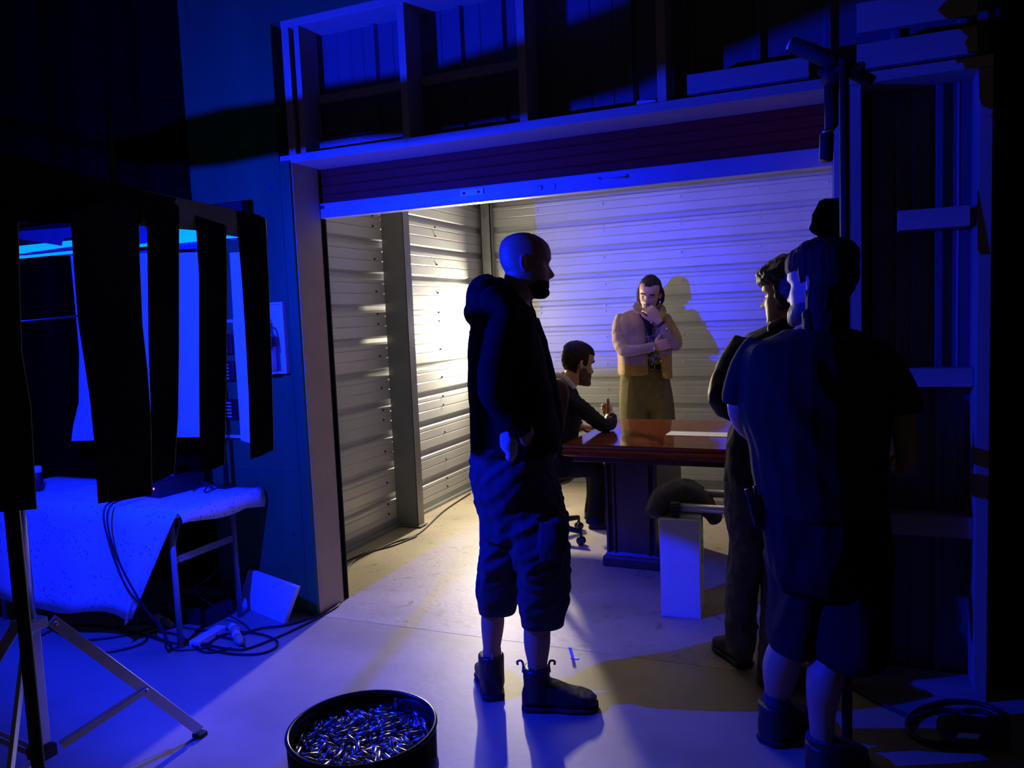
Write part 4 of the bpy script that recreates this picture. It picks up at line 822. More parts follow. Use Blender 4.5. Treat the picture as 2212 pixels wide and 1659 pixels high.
# ---------------------------------------------------------------- man in the black hoodie, in profile
def man_hoodie():
    d = 2.94
    hd = Head(at(1136, 573, d), RIGHT+FWD*.10-UP*.06, UP+RIGHT*.04, 1.0)
    shp = [edges([(650, 1065, 1150, d, .10), (700, 1035, 1150, d, .16), (760, 1035, 1160, d, .17), (850, 1035, 1170, d, .16), (950, 1035, 1180, d, .15), (1020, 1035, 1180, d, .15)]),
           loft([(1092, 700, 2.80, 26), (1075, 780, 2.77, 24), (1072, 850, 2.75, 21), (1105, 905, 2.74, 17), (1132, 935, 2.745, 14)]),
           loft([(1130, 700, 3.06, 26), (1150, 780, 3.10, 24), (1165, 850, 3.10, 21), (1180, 915, 3.05, 17), (1186, 935, 3.03, 14)]),
           loft([(1138, 1000, 2.90, 36, .08), (1152, 1150, 2.87, 38), (1160, 1300, 2.94, 28), (1160, 1385, 2.98, 29), (1161, 1440, 3.0, 20.5), (1159, 1500, 3.008, 19.5)]),
           loft([(1080, 1000, 2.99, 45, .08), (1075, 1150, 3.00, 40), (1066, 1300, 3.06, 26), (1064, 1350, 3.08, 25), (1062, 1410, 3.11, 18), (1062, 1470, 3.13, 18)])]
    wr = at(1131, 928, 2.742)
    shp += hand(wr, RIGHT*.34-UP*.58+FWD*.74, FWD*.6-RIGHT*.5, RIGHT*.7+UP*.6, (8, 8, 9, 10), 15, .95)
    wr2 = at(1186, 935, 3.03); shp += hand(wr2, -RIGHT*.45-UP*.8-FWD*.25, -FWD, -RIGHT, (8, 9, 10, 12), 10, .9)
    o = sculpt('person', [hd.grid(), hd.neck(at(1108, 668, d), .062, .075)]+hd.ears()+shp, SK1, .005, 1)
    tag(o, 'shaven bearded man in black hoodie and long cargo shorts standing in profile facing right', 'person'); hd.eyes(o)
    hairmesh(hd, 'beard', lambda p: .0022*sstep(-.05, -.085, p.z+.02*sstep(.04, -.01, p.y))*sstep(-.02, .03, p.y)*(1-.8*G(p.z, -.066, .006)*G(p.x, 0, .02)) if (p.z < -.050-.03*sstep(.05, .0, p.y)) else 0, HAIRD, o)
    torso = edges([(655, 1052, 1140, d, .11), (672, 1028, 1154, d, .17), (700, 1018, 1160, d, .20), (740, 1012, 1168, d, .20), (790, 1011, 1180, d, .20), (840, 1012, 1191, d, .19), (900, 1015, 1203, d, .18), (945, 1017, 1211, d, .18), (968, 1018, 1209, d, .185), (973, 1019, 1206, d, .185)], cap=.06)
    arm = loft([(1096, 690, 2.80, 40), (1078, 750, 2.76, 37), (1066, 815, 2.74, 34), (1070, 862, 2.725, 31), (1098, 898, 2.73, 26), (1124, 920, 2.735, 22), (1133, 930, 2.74, 20)], cap=.2)
    arm2 = loft([(1130, 700, 3.06, 36), (1158, 780, 3.08, 34), (1176, 850, 3.07, 30), (1190, 905, 3.05, 25), (1192, 940, 3.03, 22)], cap=.2)
    hood = [ball(at(1046, 650, 2.93), .072, .125, .096), ball(at(1030, 676, 2.93), .050, .10, .050), ball(at(1052, 618, 2.93), .045, .09, .042), loft([(1060, 640, 2.81, 28, .045), (1095, 668, 2.79, 22, .045), (1124, 676, 2.84, 14, .04)]), loft([(1060, 640, 3.05, 28, .045), (1095, 668, 3.08, 22, .045), (1124, 676, 3.02, 14, .04)]), loft([(1075, 612, 2.93, 16, .085), (1098, 640, 2.93, 22, .10), (1120, 668, 2.93, 24, .11)])]
    hoodie = sculpt('hoodie', [torso, arm, arm2]+hood, M_HOOD, .007, 3, o, folds(.006, 9, (1, 0, .6), .5))
    q = MB(); q.tube(spline([at(1146, 652, 2.80), at(1153, 672, 2.78), at(1159, 695, 2.775), at(1163, 714, 2.78)], 5), .0028, 7); q.tube([at(1163, 714, 2.78), at(1163.5, 722, 2.78)], .0042, 8); q.build('drawstring', M_SHORT, hoodie)
    sh = [edges([(955, 1022, 1196, d, .165), (1010, 1018, 1194, d, .18), (1060, 1025, 1208, d, .18), (1110, 1039, 1221, d, .17), (1150, 1042, 1224, d, .15)], cap=.1),
          edges([(1110, 1042, 1150, 2.98, .14), (1150, 1043, 1132, 3.0, .13), (1195, 1041, 1120, 3.01, .125), (1240, 1035, 1118, 3.04, .11), (1290, 1033, 1116, 3.07, .095), (1312, 1035, 1115, 3.08, .085), (1318, 1035, 1115, 3.085, .08)], cap=.02, sq=.75),
          edges([(1110, 1085, 1222, 2.89, .14), (1160, 1098, 1225, 2.88, .135), (1216, 1113, 1226, 2.89, .125), (1254, 1121, 1226, 2.91, .115), (1300, 1123, 1224, 2.93, .10), (1340, 1125, 1219, 2.955, .085), (1347, 1125, 1219, 2.96, .080)], cap=.02, sq=.75)]
    shorts = sculpt('cargo_shorts', sh, M_SHORT, .006, 2, o, folds(.016, 16, (.75, .2, .55), .2, 4, .34))
    pk = sculpt('cargo_pocket', [loft([(1188, 1128, 2.755, 24, .014), (1190, 1170, 2.745, 27, .016), (1190, 1212, 2.75, 26, .014)], sq=.8, cap=.05)], M_SHORT, .005, 1, shorts, folds(.003, 20))
    rag = sculpt('work_glove', [loft([(1092, 940, 2.72, 11, .015), (1098, 960, 2.705, 17, .02), (1104, 978, 2.70, 13, .015), (1100, 992, 2.70, 9, .008)]), loft([(1104, 948, 2.71, 7), (1113, 962, 2.70, 7)])], mat('pale_cotton_glove', (.55, .55, .52), .85), .004, 1, o, folds(.004, 30))
    rag['label'] = 'pale cotton glove tucked at his hip'
    for (u, v, dd, hw) in ((1161, 1455, 3.004, 21.5), (1063, 1418, 3.125, 19.5)):
        sculpt('sock', [loft([(u, v-22, dd, hw), (u-1, v+5, dd, hw+1), (u-2, v+40, dd+.01, hw+2)], cap=.1)], mat('grey_sock', (.22, .22, .22), .9), .005, 1, o)
    boot(onz(1118, 1538, -.003)+V(.01, .03, 0), onz(1287, 1539, -.003)+V(0, .03, 0), .112, .165, o, M_BOOT, M_SOLE, True)
    lh = onz(1063, 1522, -.003); boot(lh+V(0, .02, 0), lh+V(-.14, .26, 0), .112, .170, o, M_BOOT, M_SOLE, True)
man_hoodie()
# ---------------------------------------------------------------- bearded man seated at the table end
def man_seated():
    d = 5.02
    hd = Head(at(1249, 787, d), RIGHT*.93+FWD*.36-UP*.16, UP+RIGHT*.12, 1.06)
    elbow = V(-1.40, 4.635, .815); de = depth(elbow)
    wr = at(1316, 902, 4.97)
    shp = [edges([(845, 1190, 1236, 5.06, .14), (880, 1165, 1245, 5.08, .16), (930, 1160, 1240, 5.08, .15), (985, 1160, 1240, 5.08, .15)]),
           loft([(1232, 866, 4.93, 13), (1262, 892, 4.90, 13), (1300, 922, de, 11), (1311, 915, 4.93, 9.5), (1315, 900, 5.0, 8)]),
           loft([(1225, 870, 5.22, 13), (1235, 905, 5.28, 12), (1255, 925, 5.20, 9)]),
           loft([(1205, 1000, 5.0, 22), (1250, 1006, 4.98, 20), (1286, 1014, 4.96, 17), (1290, 1060, 4.98, 15), (1288, 1120, 5.02, 11)]),
           loft([(1205, 995, 5.22, 22), (1250, 1000, 5.22, 20), (1282, 1006, 5.22, 17), (1284, 1060, 5.24, 15), (1280, 1105, 5.26, 11)])]
    shp += hand(wr, RIGHT*.18+FWD*.80+UP*.42, -RIGHT*.95+FWD*.2, UP*.95-FWD*.3, (62, 68, 70, 72), 0, 1.05, 2, (.18, .98, .0), (48, 55, 60, 64))
    shp += hand(at(1256, 924, 5.20), RIGHT*.9+UP*.1, -UP+FWD*.3, -FWD, (30, 32, 35, 40), 15)
    o = sculpt('person', [hd.grid(), hd.neck(at(1214, 826, d+.02), .060, .074)]+hd.ears()+shp, SKIN, .0045, 1)
    tag(o, 'bearded man in dark knit sweater seated at the left table end, fist raised', 'person'); hd.eyes(o)
    def hf(p):
        front = .058+.010*abs(p.x)/.06
        top = sstep(front-.008, front+.010, p.z); side = sstep(.034, .022, p.y)*sstep(-.012 if p.y > -.03 else -.075, .006 if p.y > -.03 else -.05, p.z)
        ear = 1-G(p.z, -.004, .026)*G(p.y, -.016, .020)
        m_ = max(top, side)*ear; return (.0055+.012*sstep(front+.004, front+.05, p.z)+.004*sstep(.02, -.03, p.y)+.003*noise.noise(p*60))*m_ if m_ > .15 else 0
    hairmesh(hd, 'hair', hf, HAIRD, o, None, .0045, lambda p: .002*noise.noise(p*120))
    def bf(p):
        if p.y < -.018: return 0
        m_ = sstep(-.036, -.055, p.z-.022*sstep(.055, .02, p.y)) ; m_ *= 1-.9*G(p.z, -.066, .0055)*G(p.x, 0, .018)
        m_ = max(m_, G(p.z, -.049, .006)*G(p.x, 0, .026)*sstep(0, .05, p.y))*sstep(-.020, .012, p.y)
        return (.0045+.010*sstep(-.085, -.118, p.z)*sstep(.02, .07, p.y)+.002*noise.noise(p*90))*m_ if m_ > .08 else 0
    hairmesh(hd, 'beard', bf, BEARD, o, None, .0045)
    hairmesh(hd, 'eyebrow', lambda p: .0055 if (p.y > .03 and .012 < abs(p.x) < .054 and abs(p.z-.031+.25*max(0, abs(p.x)-.035)) < .0065) else 0, HAIRD, o, None, .0035)
    M_KNIT = mat('dark_cable_knit', (.030, .034, .038), .95, var=.3, scale=60, bump=.9, bscale=110, spec=.15)
    def knit(p): return .0035*math.sin(p.x*150+p.z*90)*math.sin(p.z*170-p.y*80)+.002*noise.noise(p*60)
    sw = [edges([(818, 1186, 1222, 5.06, .10), (830, 1172, 1236, 5.06, .15), (848, 1160, 1248, 5.06, .19), (872, 1154, 1256, 5.07, .20), (905, 1154, 1256, 5.08, .20), (940, 1150, 1250, 5.08, .19), (985, 1148, 1248, 5.08, .19), (1000, 1150, 1246, 5.08, .185)], cap=.1),
          loft([(1230, 862, 4.94, 17), (1250, 876, 4.91, 17.5), (1278, 900, 4.88, 17), (1302, 917, de-.02, 15), (1318, 915, 4.90, 14), (1321, 905, 4.96, 11.5), (1320, 898, 4.985, 10)], cap=.25),
          loft([(1226, 866, 5.20, 17), (1236, 900, 5.27, 15), (1250, 920, 5.21, 11)], cap=.2)]
    sculpt('sweater', sw, M_KNIT, .006, 2, o, knit)
    M_CUFF = mat('pale_shirt', (.62, .62, .66), .8)
    col = sculpt('shirt_collar', [loft([(1200, 809, 5.02, 5, .04), (1210, 812, 4.945, 6.5, .012), (1226, 822, 4.92, 6.5, .010), (1241, 839, 4.93, 5, .009)]), loft([(1200, 809, 5.06, 5, .04), (1210, 816, 5.13, 7, .012), (1232, 830, 5.11, 7, .012), (1243, 842, 5.07, 4, .012)]), loft([(1199, 809, 5.04, 7, .055), (1208, 820, 5.04, 10, .066)])], M_CUFF, .0035, 1, o)
    sculpt('shirt_cuff', [loft([(1320, 900, 4.98, 10.5), (1317.5, 893, 5.0, 10)], cap=.08)], M_CUFF, .004, 1, o)
    M_TRO = mat('black_trousers', (.016, .016, .018), .85)
    sculpt('trousers', [edges([(975, 1150, 1246, 5.08, .19), (1020, 1158, 1240, 5.08, .19)], cap=.2), loft([(1195, 1004, 5.0, 27), (1250, 1008, 4.97, 24), (1287, 1014, 4.95, 21), (1292, 1060, 4.97, 19), (1288, 1105, 5.01, 19), (1286, 1130, 5.02, 22)], cap=.15), loft([(1195, 1000, 5.22, 27), (1250, 1003, 5.22, 24), (1282, 1008, 5.22, 21), (1285, 1060, 5.24, 18), (1281, 1105, 5.26, 18)], cap=.15)], M_TRO, .007, 2, o, folds(.006, 12))
    f1 = onz(1283, 1146); boot(f1+V(-.05, .05, 0), f1+V(.20, .10, 0), .095, .11, o, M_BOOT, M_SOLE, name='shoe'); f2 = onz(1276, 1122); boot(f2+V(-.05, .02, 0), f2+V(.2, .06, 0), .095, .11, o, M_BOOT, M_SOLE, name='shoe')
man_seated()

# ---------------------------------------------------------------- man in the tan jacket
def man_tan():
    d = 6.19
    hd = Head(at(1403, 636, 6.12), -FWD*.84-RIGHT*.36-UP*.44, UP+RIGHT*.16, 1.06)
    gr = lambda u, v: depth(onz(u, v))
    fL, fR = V(-1.50, 6.06, 0), V(-1.25, 6.13, 0)
    def pj(p): r_ = Vector(p)-CAM; z_ = r_.dot(FWD); return (CX+FPX*r_.dot(RIGHT)/z_, CY-FPX*r_.dot(UP)/z_, z_)
    aL, aR = pj(fL+V(0, 0, .09)), pj(fR+V(0, 0, .09))
    legL = [(1374, 815, 6.175, 34, .125), (1370, 860, 6.17, 32, .125), (1369, 903, 6.17, 30, .11), (1372, 980, 6.16, 24, .08), (aL[0], aL[1], aL[2], 19, .065)]
    legR = [(1412, 815, 6.185, 32, .125), (1422, 860, 6.18, 31, .125), (1428, 903, 6.185, 29.5, .11), (1436, 980, 6.19, 24, .08), (aR[0], aR[1], aR[2], 19, .065)]
    shp = [edges([(682, 1352, 1424, d, .09), (720, 1345, 1436, d, .12), (780, 1350, 1436, d, .12), (830, 1348, 1438, d, .12)]), loft([(a, b, c, e-7, f-.02) for a, b, c, e, f in legL]), loft([(a, b, c, e-7, f-.02) for a, b, c, e, f in legR]),
           loft([(1340, 690, 6.13, 12), (1340, 745, 5.99, 11), (1356, 760, 5.93, 10), (1390, 755, 5.89, 8), (1414, 749, 5.88, 7)]), loft([(1438, 690, 6.15, 12), (1456, 742, 6.02, 10), (1444, 722, 5.95, 9), (1430, 702, 5.92, 7), (1424, 694, 5.915, 7)])]
    shp += hand(at(1423, 693, 5.915), -RIGHT*.62+UP*.80-FWD*.05, FWD*.85-RIGHT*.3, -RIGHT*.75-UP*.55, (52, 58, 62, 66), 30, 1.14, 2, (.75, .55, .2), (42, 50, 54, 58))
    shp += hand(at(1414, 749, 5.885), RIGHT*.92+UP*.22+FWD*.22, FWD*.9, UP*.9, (18, 20, 22, 25), 25, 1.05, 4)
    o = sculpt('person', [hd.grid(), hd.neck(at(1391, 684, 6.19), .064, .08)]+hd.ears()+shp, SKIN, .0045, 1)
    tag(o, 'long haired man in tan suede jacket standing by the back wall, hand on chin', 'person'); hd.eyes(o)
    def hf(p):
        front = .083+.012*G(abs(p.x), .045, .018)
        top = sstep(front-.006, front+.012, p.z); side = sstep(.020, -.002, p.y)*sstep(-.10, -.075, p.z)
        ear = 1-.9*G(p.z, -.008, .026)*G(p.y, -.010, .018)*(1 if p.x < 0 else 0)
        m_ = max(top, side)*ear; return (.0060+.014*sstep(front, front+.035, p.z)+.016*sstep(.02, -.05, p.y)*sstep(.06, -.04, p.z)+.006*noise.noise(Vector((p.x*70, p.y*70, p.z*14))))*m_ if m_ > .12 else 0
    ex = [loft([(*hd.w((sg*.062, .012-.01*k, .075)), .010, .016), (*hd.w((sg*.084, -.008-.02*k, .02)), .012, .020), (*hd.w((sg*.088, -.03-.02*k, -.045)), .013, .022), (*hd.w((sg*.082, -.03-.03*k, -.085)), .006, .012)], view=False) for sg in (1, -1) for k in ((0, 1, 2) if sg > 0 else (1, 2))]
    hairmesh(hd, 'hair', hf, HAIRD, o, ex, .0045, lambda p: .003*noise.noise(Vector((p.x*120, p.y*120, p.z*30))))
    def bf(p):
        if p.y < .0: return 0
        m_ = max(G(p.z, -.047, .0065)*G(p.x, 0, .028), sstep(-.074, -.095, p.z)*sstep(.062, .030, abs(p.x)))
        return (.0032+.002*noise.noise(p*90))*m_ if m_ > .2 else 0
    hairmesh(hd, 'beard', bf, BEARD, o, None, .004)
    hairmesh(hd, 'eyebrow', lambda p: .0055 if (p.y > .03 and .012 < abs(p.x) < .054 and abs(p.z-.031+.25*max(0, abs(p.x)-.035)) < .0065) else 0, HAIRD, o, None, .0035)
    M_SHIRT = mat('patterned_shirt', (.30, .24, .08), .85, scale=55, col2=(.03, .03, .03)); M_SHIRT.node_tree.nodes['Color Ramp'].color_ramp.elements[0].position = .46; M_SHIRT.node_tree.nodes['Color Ramp'].color_ramp.elements[1].position = .52
    sculpt('shirt', [edges([(684, 1358, 1420, 6.17, .10), (715, 1352, 1432, 6.14, .13), (760, 1354, 1434, 6.13, .135), (785, 1352, 1438, 6.135, .132)], cap=.1)], M_SHIRT, .006, 1, o, folds(.004, 15))
    sculpt('undershirt', [loft([(1393, 676, 6.05, 13, .03), (1400, 700, 6.005, 7, .015), (1404, 722, 5.995, 4, .012)])], M_HOOD, .004, 1, o)['label'] = 'black inner collar'
    M_SUEDE = mat('tan_suede', (.34, .22, .075), .9, var=.14, scale=14, bump=.2, bscale=90, sheen=.2, spec=.15)
    jk = [edges([(664, 1374, 1424, 6.22, .04), (670, 1358, 1430, 6.22, .07), (678, 1345, 1435, 6.22, .10), (700, 1337, 1442, 6.23, .125), (740, 1338, 1446, 6.23, .13), (775, 1339, 1446, 6.23, .13), (808, 1338, 1446, 6.23, .135)], cap=.1),
          edges([(667, 1368, 1384, 6.16, .03), (672, 1352, 1386, 6.155, .06), (681, 1337, 1388, 6.15, .10), (700, 1332, 1392, 6.12, .13), (740, 1334, 1393, 6.10, .145), (775, 1337, 1395, 6.075, .15), (804, 1337, 1397, 6.06, .152), (808, 1338, 1397, 6.06, .150)], cap=.08, sq=.5),
          edges([(672, 1416, 1430, 6.17, .03), (677, 1411, 1436, 6.165, .06), (684, 1408, 1440, 6.16, .10), (705, 1409, 1445, 6.13, .13), (740, 1413, 1446, 6.10, .14), (775, 1423, 1446, 6.08, .145), (812, 1429, 1447, 6.07, .148), (815, 1430, 1446, 6.07, .146)], cap=.08, sq=.5)]
    jacket = sculpt('jacket', jk, M_SUEDE, .006, 2, o, folds(.004, 11, (.4, 0, 1), .4, 2, 1.06))
    for outl in ([(1379, 649, 6.10), (1370, 655, 6.07), (1366, 663, 6.02), (1374, 675, 5.965), (1390, 681, 5.955), (1396, 690, 5.955), (1394, 678, 5.97), (1386, 664, 6.02)],
                 [(1430, 663, 6.12), (1437, 669, 6.09), (1440, 677, 6.03), (1434, 686, 5.985), (1423, 692, 5.97), (1412, 703, 5.965), (1416, 688, 5.99), (1424, 676, 6.03)]):
        c_ = MB(); P_ = [at(*p) for p in outl]; n_ = len(P_); bk = [p+FWD*.007+UP*.0 for p in P_]; mid_f = sum(P_, V(0, 0, 0))/n_-FWD*.008; mid_b = sum(bk, V(0, 0, 0))/n_
        c_.add(P_+bk+[mid_f, mid_b], [[k, (k+1) % n_, 2*n_] for k in range(n_)]+[[n_+(k+1) % n_, n_+k, 2*n_+1] for k in range(n_)]+[[k, n_+k, n_+(k+1) % n_, (k+1) % n_] for k in range(n_)])
        c_.build('jacket_collar', M_SUEDE, jacket, .003)
    sculpt('collar_stand', [loft([(1376, 662, 6.13, 6, .012), (1380, 654, 6.21, 7, .012), (1402, 653, 6.26, 8, .010), (1428, 663, 6.22, 7, .012), (1434, 672, 6.14, 6, .012)])], M_SUEDE, .004, 1, jacket)
    sl = sculpt('jacket_sleeve', [loft([(1344, 688, 6.13, 15.5), (1337, 712, 6.06, 15), (1340, 742, 5.99, 15), (1350, 757, 5.93, 13.5), (1376, 756, 5.88, 11), (1402, 751, 5.87, 9.5), (1414, 749, 5.872, 9)], cap=.15)], M_SUEDE, .005, 2, jacket, folds(.005, 16, (1, 0, .3), .5))
    s2 = sculpt('jacket_sleeve', [loft([(1434, 686, 6.15, 14), (1446, 708, 6.10, 14.5), (1458, 732, 6.03, 14.5), (1458, 744, 5.98, 14), (1450, 734, 5.95, 12.5), (1440, 718, 5.93, 10.5), (1433, 707, 5.92, 9.5)], cap=.15)], M_SUEDE, .005, 2, jacket, folds(.005, 16, (1, 0, .3), .5))
    for (u, v, dd, par) in ((1413, 753, 5.835, sl), (1440, 710, 5.885, s2), (1427.5, 780, 5.96, jacket), (1435, 809, 5.96, jacket), (1406.5, 697, 5.97, jacket)):
        q = MB(); q.lathe([(.006, -.002), (.0075, .002), (.004, .004)], at(u, v, dd), 12, -FWD); q.build('snap_button', M_ZINC, par)
    q = MB(); c0 = at(1427, 700, 5.915); ax_ = (-RIGHT*.62+UP*.8).normalized(); q.lathe([(.036, -.009), (.038, -.006), (.038, .006), (.036, .009), (.030, .009), (.030, -.009)], c0, 24, ax_, caps=False); q.build('wristband', M_BLACK, o)['label'] = 'black wristband'
    M_TROU = mat('olive_grey_wool', (.165, .140, .060), .9, var=.1, scale=20, bump=.15, bscale=160, spec=.15)
    tr = sculpt('trousers', [edges([(788, 1346, 1442, d-.04, .125), (805, 1341, 1444, d-.03, .135), (835, 1338, 1449, d-.02, .14), (858, 1338, 1453, d-.01, .135), (880, 1342, 1452, d, .115)], cap=.2), loft(legL, cap=.05), loft(legR, cap=.05)], M_TROU, .006, 8, o, folds(.004, 14, (0, 0, 1), .15))
    q = MB(); rg = edges([(786, 1347, 1441, d-.045, .131), (797, 1345, 1442, d-.04, .134)], cap=0, n=1, N=40); q.rings(rg); belt = q.build('belt', M_BLACK, tr)
    q = MB()
    for a, b_ in (((1402, 787.5), (1402, 797.5)), ((1414, 788.5), (1414, 798)), ((1402, 787.5), (1414, 788.5)), ((1402, 797.5), (1414, 798))): q.tube([at(*a, 6.012), at(*b_, 6.012)], .0026, 6)
    q.build('buckle', M_CHROME, belt)
    M_SHOE = mat('brown_shoe_leather', (.08, .045, .025), .45); boot(fL+V(.02, .07, 0), fL+V(-.06, -.19, 0), .10, .11, o, M_SHOE, M_SOLE, name='shoe'); boot(fR+V(0, .07, 0), fR+V(.05, -.19, 0), .10, .11, o, M_SHOE, M_SOLE, name='shoe')
man_tan()

# ---------------------------------------------------------------- man in the dark jacket and jeans, half hidden
def man_jacket():
    d = 3.20
    hd = Head(at(1699, 636, d), -RIGHT*.78+FWD*.60-UP*.12, UP, 1.0)
    shp = [edges([(735, 1640, 1745, d, .09), (800, 1615, 1750, d, .11), (950, 1600, 1740, d, .11), (1040, 1590, 1735, d, .11)]),
           loft([(1612, 755, d-.04, 22), (1575, 815, 3.12, 21), (1562, 868, 3.10, 19), (1596, 892, 3.22, 16), (1640, 893, 3.38, 14)]), loft([(1735, 765, d, 22), (1765, 830, d, 21), (1765, 880, 3.25, 19), (1700, 890, 3.40, 15)]),
           loft([(1618, 1040, 3.20, 38, .08), (1610, 1200, 3.22, 28), (1602, 1310, 3.25, 23), (1598, 1400, 3.285, 17)]), loft([(1692, 1040, 3.20, 38, .08), (1692, 1200, 3.16, 30), (1690, 1310, 3.13, 24), (1690, 1440, 3.12, 18)])]
    shp += hand(at(1640, 893, 3.38), RIGHT*.8+FWD*.5, -FWD, UP, (35, 38, 42, 45), 20); shp += hand(at(1700, 890, 3.40), -RIGHT*.8+FWD*.3, -FWD, UP, (35, 38, 42, 45), 20)
    o = sculpt('person', [hd.grid(), hd.neck(at(1690, 728, d), .062, .075)]+hd.ears()+shp, SKIN, .006, 1)
    tag(o, 'curly haired person in dark jacket and jeans standing half hidden behind the back view man', 'person'); hd.eyes(o)
    def hf(p):
        m_ = max(sstep(.040, .055, p.z), sstep(.030, .012, p.y)*sstep(-.075, -.05, p.z)); return (.010+.026*sstep(.04, .08, p.z)+.012*sstep(.02, -.03, p.y)+.010*noise.noise(p*38))*m_ if m_ > .12 else 0
    hairmesh(hd, 'hair', hf, HAIRB, o, None, .005, lambda p: .006*noise.noise(p*55))
    M_JK = mat('dark_nylon_jacket', (.018, .017, .017), .6, var=.2, scale=10, spec=.3)
    jk = [edges([(706, 1660, 1722, d, .10), (722, 1622, 1742, d, .13), (742, 1598, 1756, d, .145), (790, 1588, 1764, d, .15), (880, 1588, 1766, d, .15), (930, 1578, 1760, d, .15), (990, 1570, 1748, d, .15), (1038, 1568, 1742, d, .15)], cap=.06),
          loft([(1610, 746, d-.03, 30), (1584, 785, 3.14, 29), (1566, 830, 3.10, 28), (1556, 862, 3.09, 26), (1575, 884, 3.15, 22), (1606, 888, 3.26, 18), (1632, 890, 3.35, 16)], cap=.2), loft([(1735, 755, d, 30), (1768, 830, d, 28), (1766, 880, 3.25, 24), (1705, 890, 3.38, 18)], cap=.2),
          loft([(1672, 712, 3.12, 13, .03), (1690, 706, 3.10, 16, .03), (1716, 712, 3.12, 13, .03)])]
    sculpt('jacket', jk, M_JK, .006, 2, o, folds(.010, 12, (.5, 0, 1), .6, 9))
    M_JEAN = mat('dark_denim', (.13, .115, .10), .9, var=.2, scale=20, bump=.2, bscale=150, spec=.15)
    je = [edges([(1020, 1570, 1742, d, .14), (1072, 1568, 1740, d, .145), (1110, 1570, 1738, d, .14)], cap=.1), edges([(1085, 1568, 1668, 3.2, .12), (1123, 1571, 1654, 3.2, .11), (1171, 1580, 1648, 3.2, .10), (1215, 1577, 1642, 3.21, .095), (1270, 1571, 1633, 3.24, .09), (1325, 1569, 1631, 3.26, .085), (1350, 1567, 1633, 3.265, .088), (1375, 1571, 1629, 3.275, .085), (1408, 1574, 1622, 3.285, .085)], cap=.05),
          edges([(1085, 1645, 1740, 3.19, .12), (1150, 1648, 1738, 3.17, .11), (1220, 1648, 1734, 3.15, .10), (1300, 1648, 1728, 3.13, .09), (1380, 1643, 1722, 3.12, .085), (1438, 1640, 1722, 3.11, .085)], cap=.05)]
    sculpt('jeans', je, M_JEAN, .006, 2, o, folds(.008, 16, (.3, 0, 1), .9, 5))
    M_SU = mat('brown_suede_boot', (.10, .055, .03), .85, var=.2, scale=25)
    h1 = onz(1612, 1452); boot(h1+V(0, .03, 0), h1+V(-.14, .22, 0), .105, .13, o, M_SU, M_SOLE); h2 = onz(1642, 1482); boot(h2+V(-.01, .02, 0), h2+V(.25, .10, 0), .10, .13, o, M_SU, M_SOLE)
man_jacket()

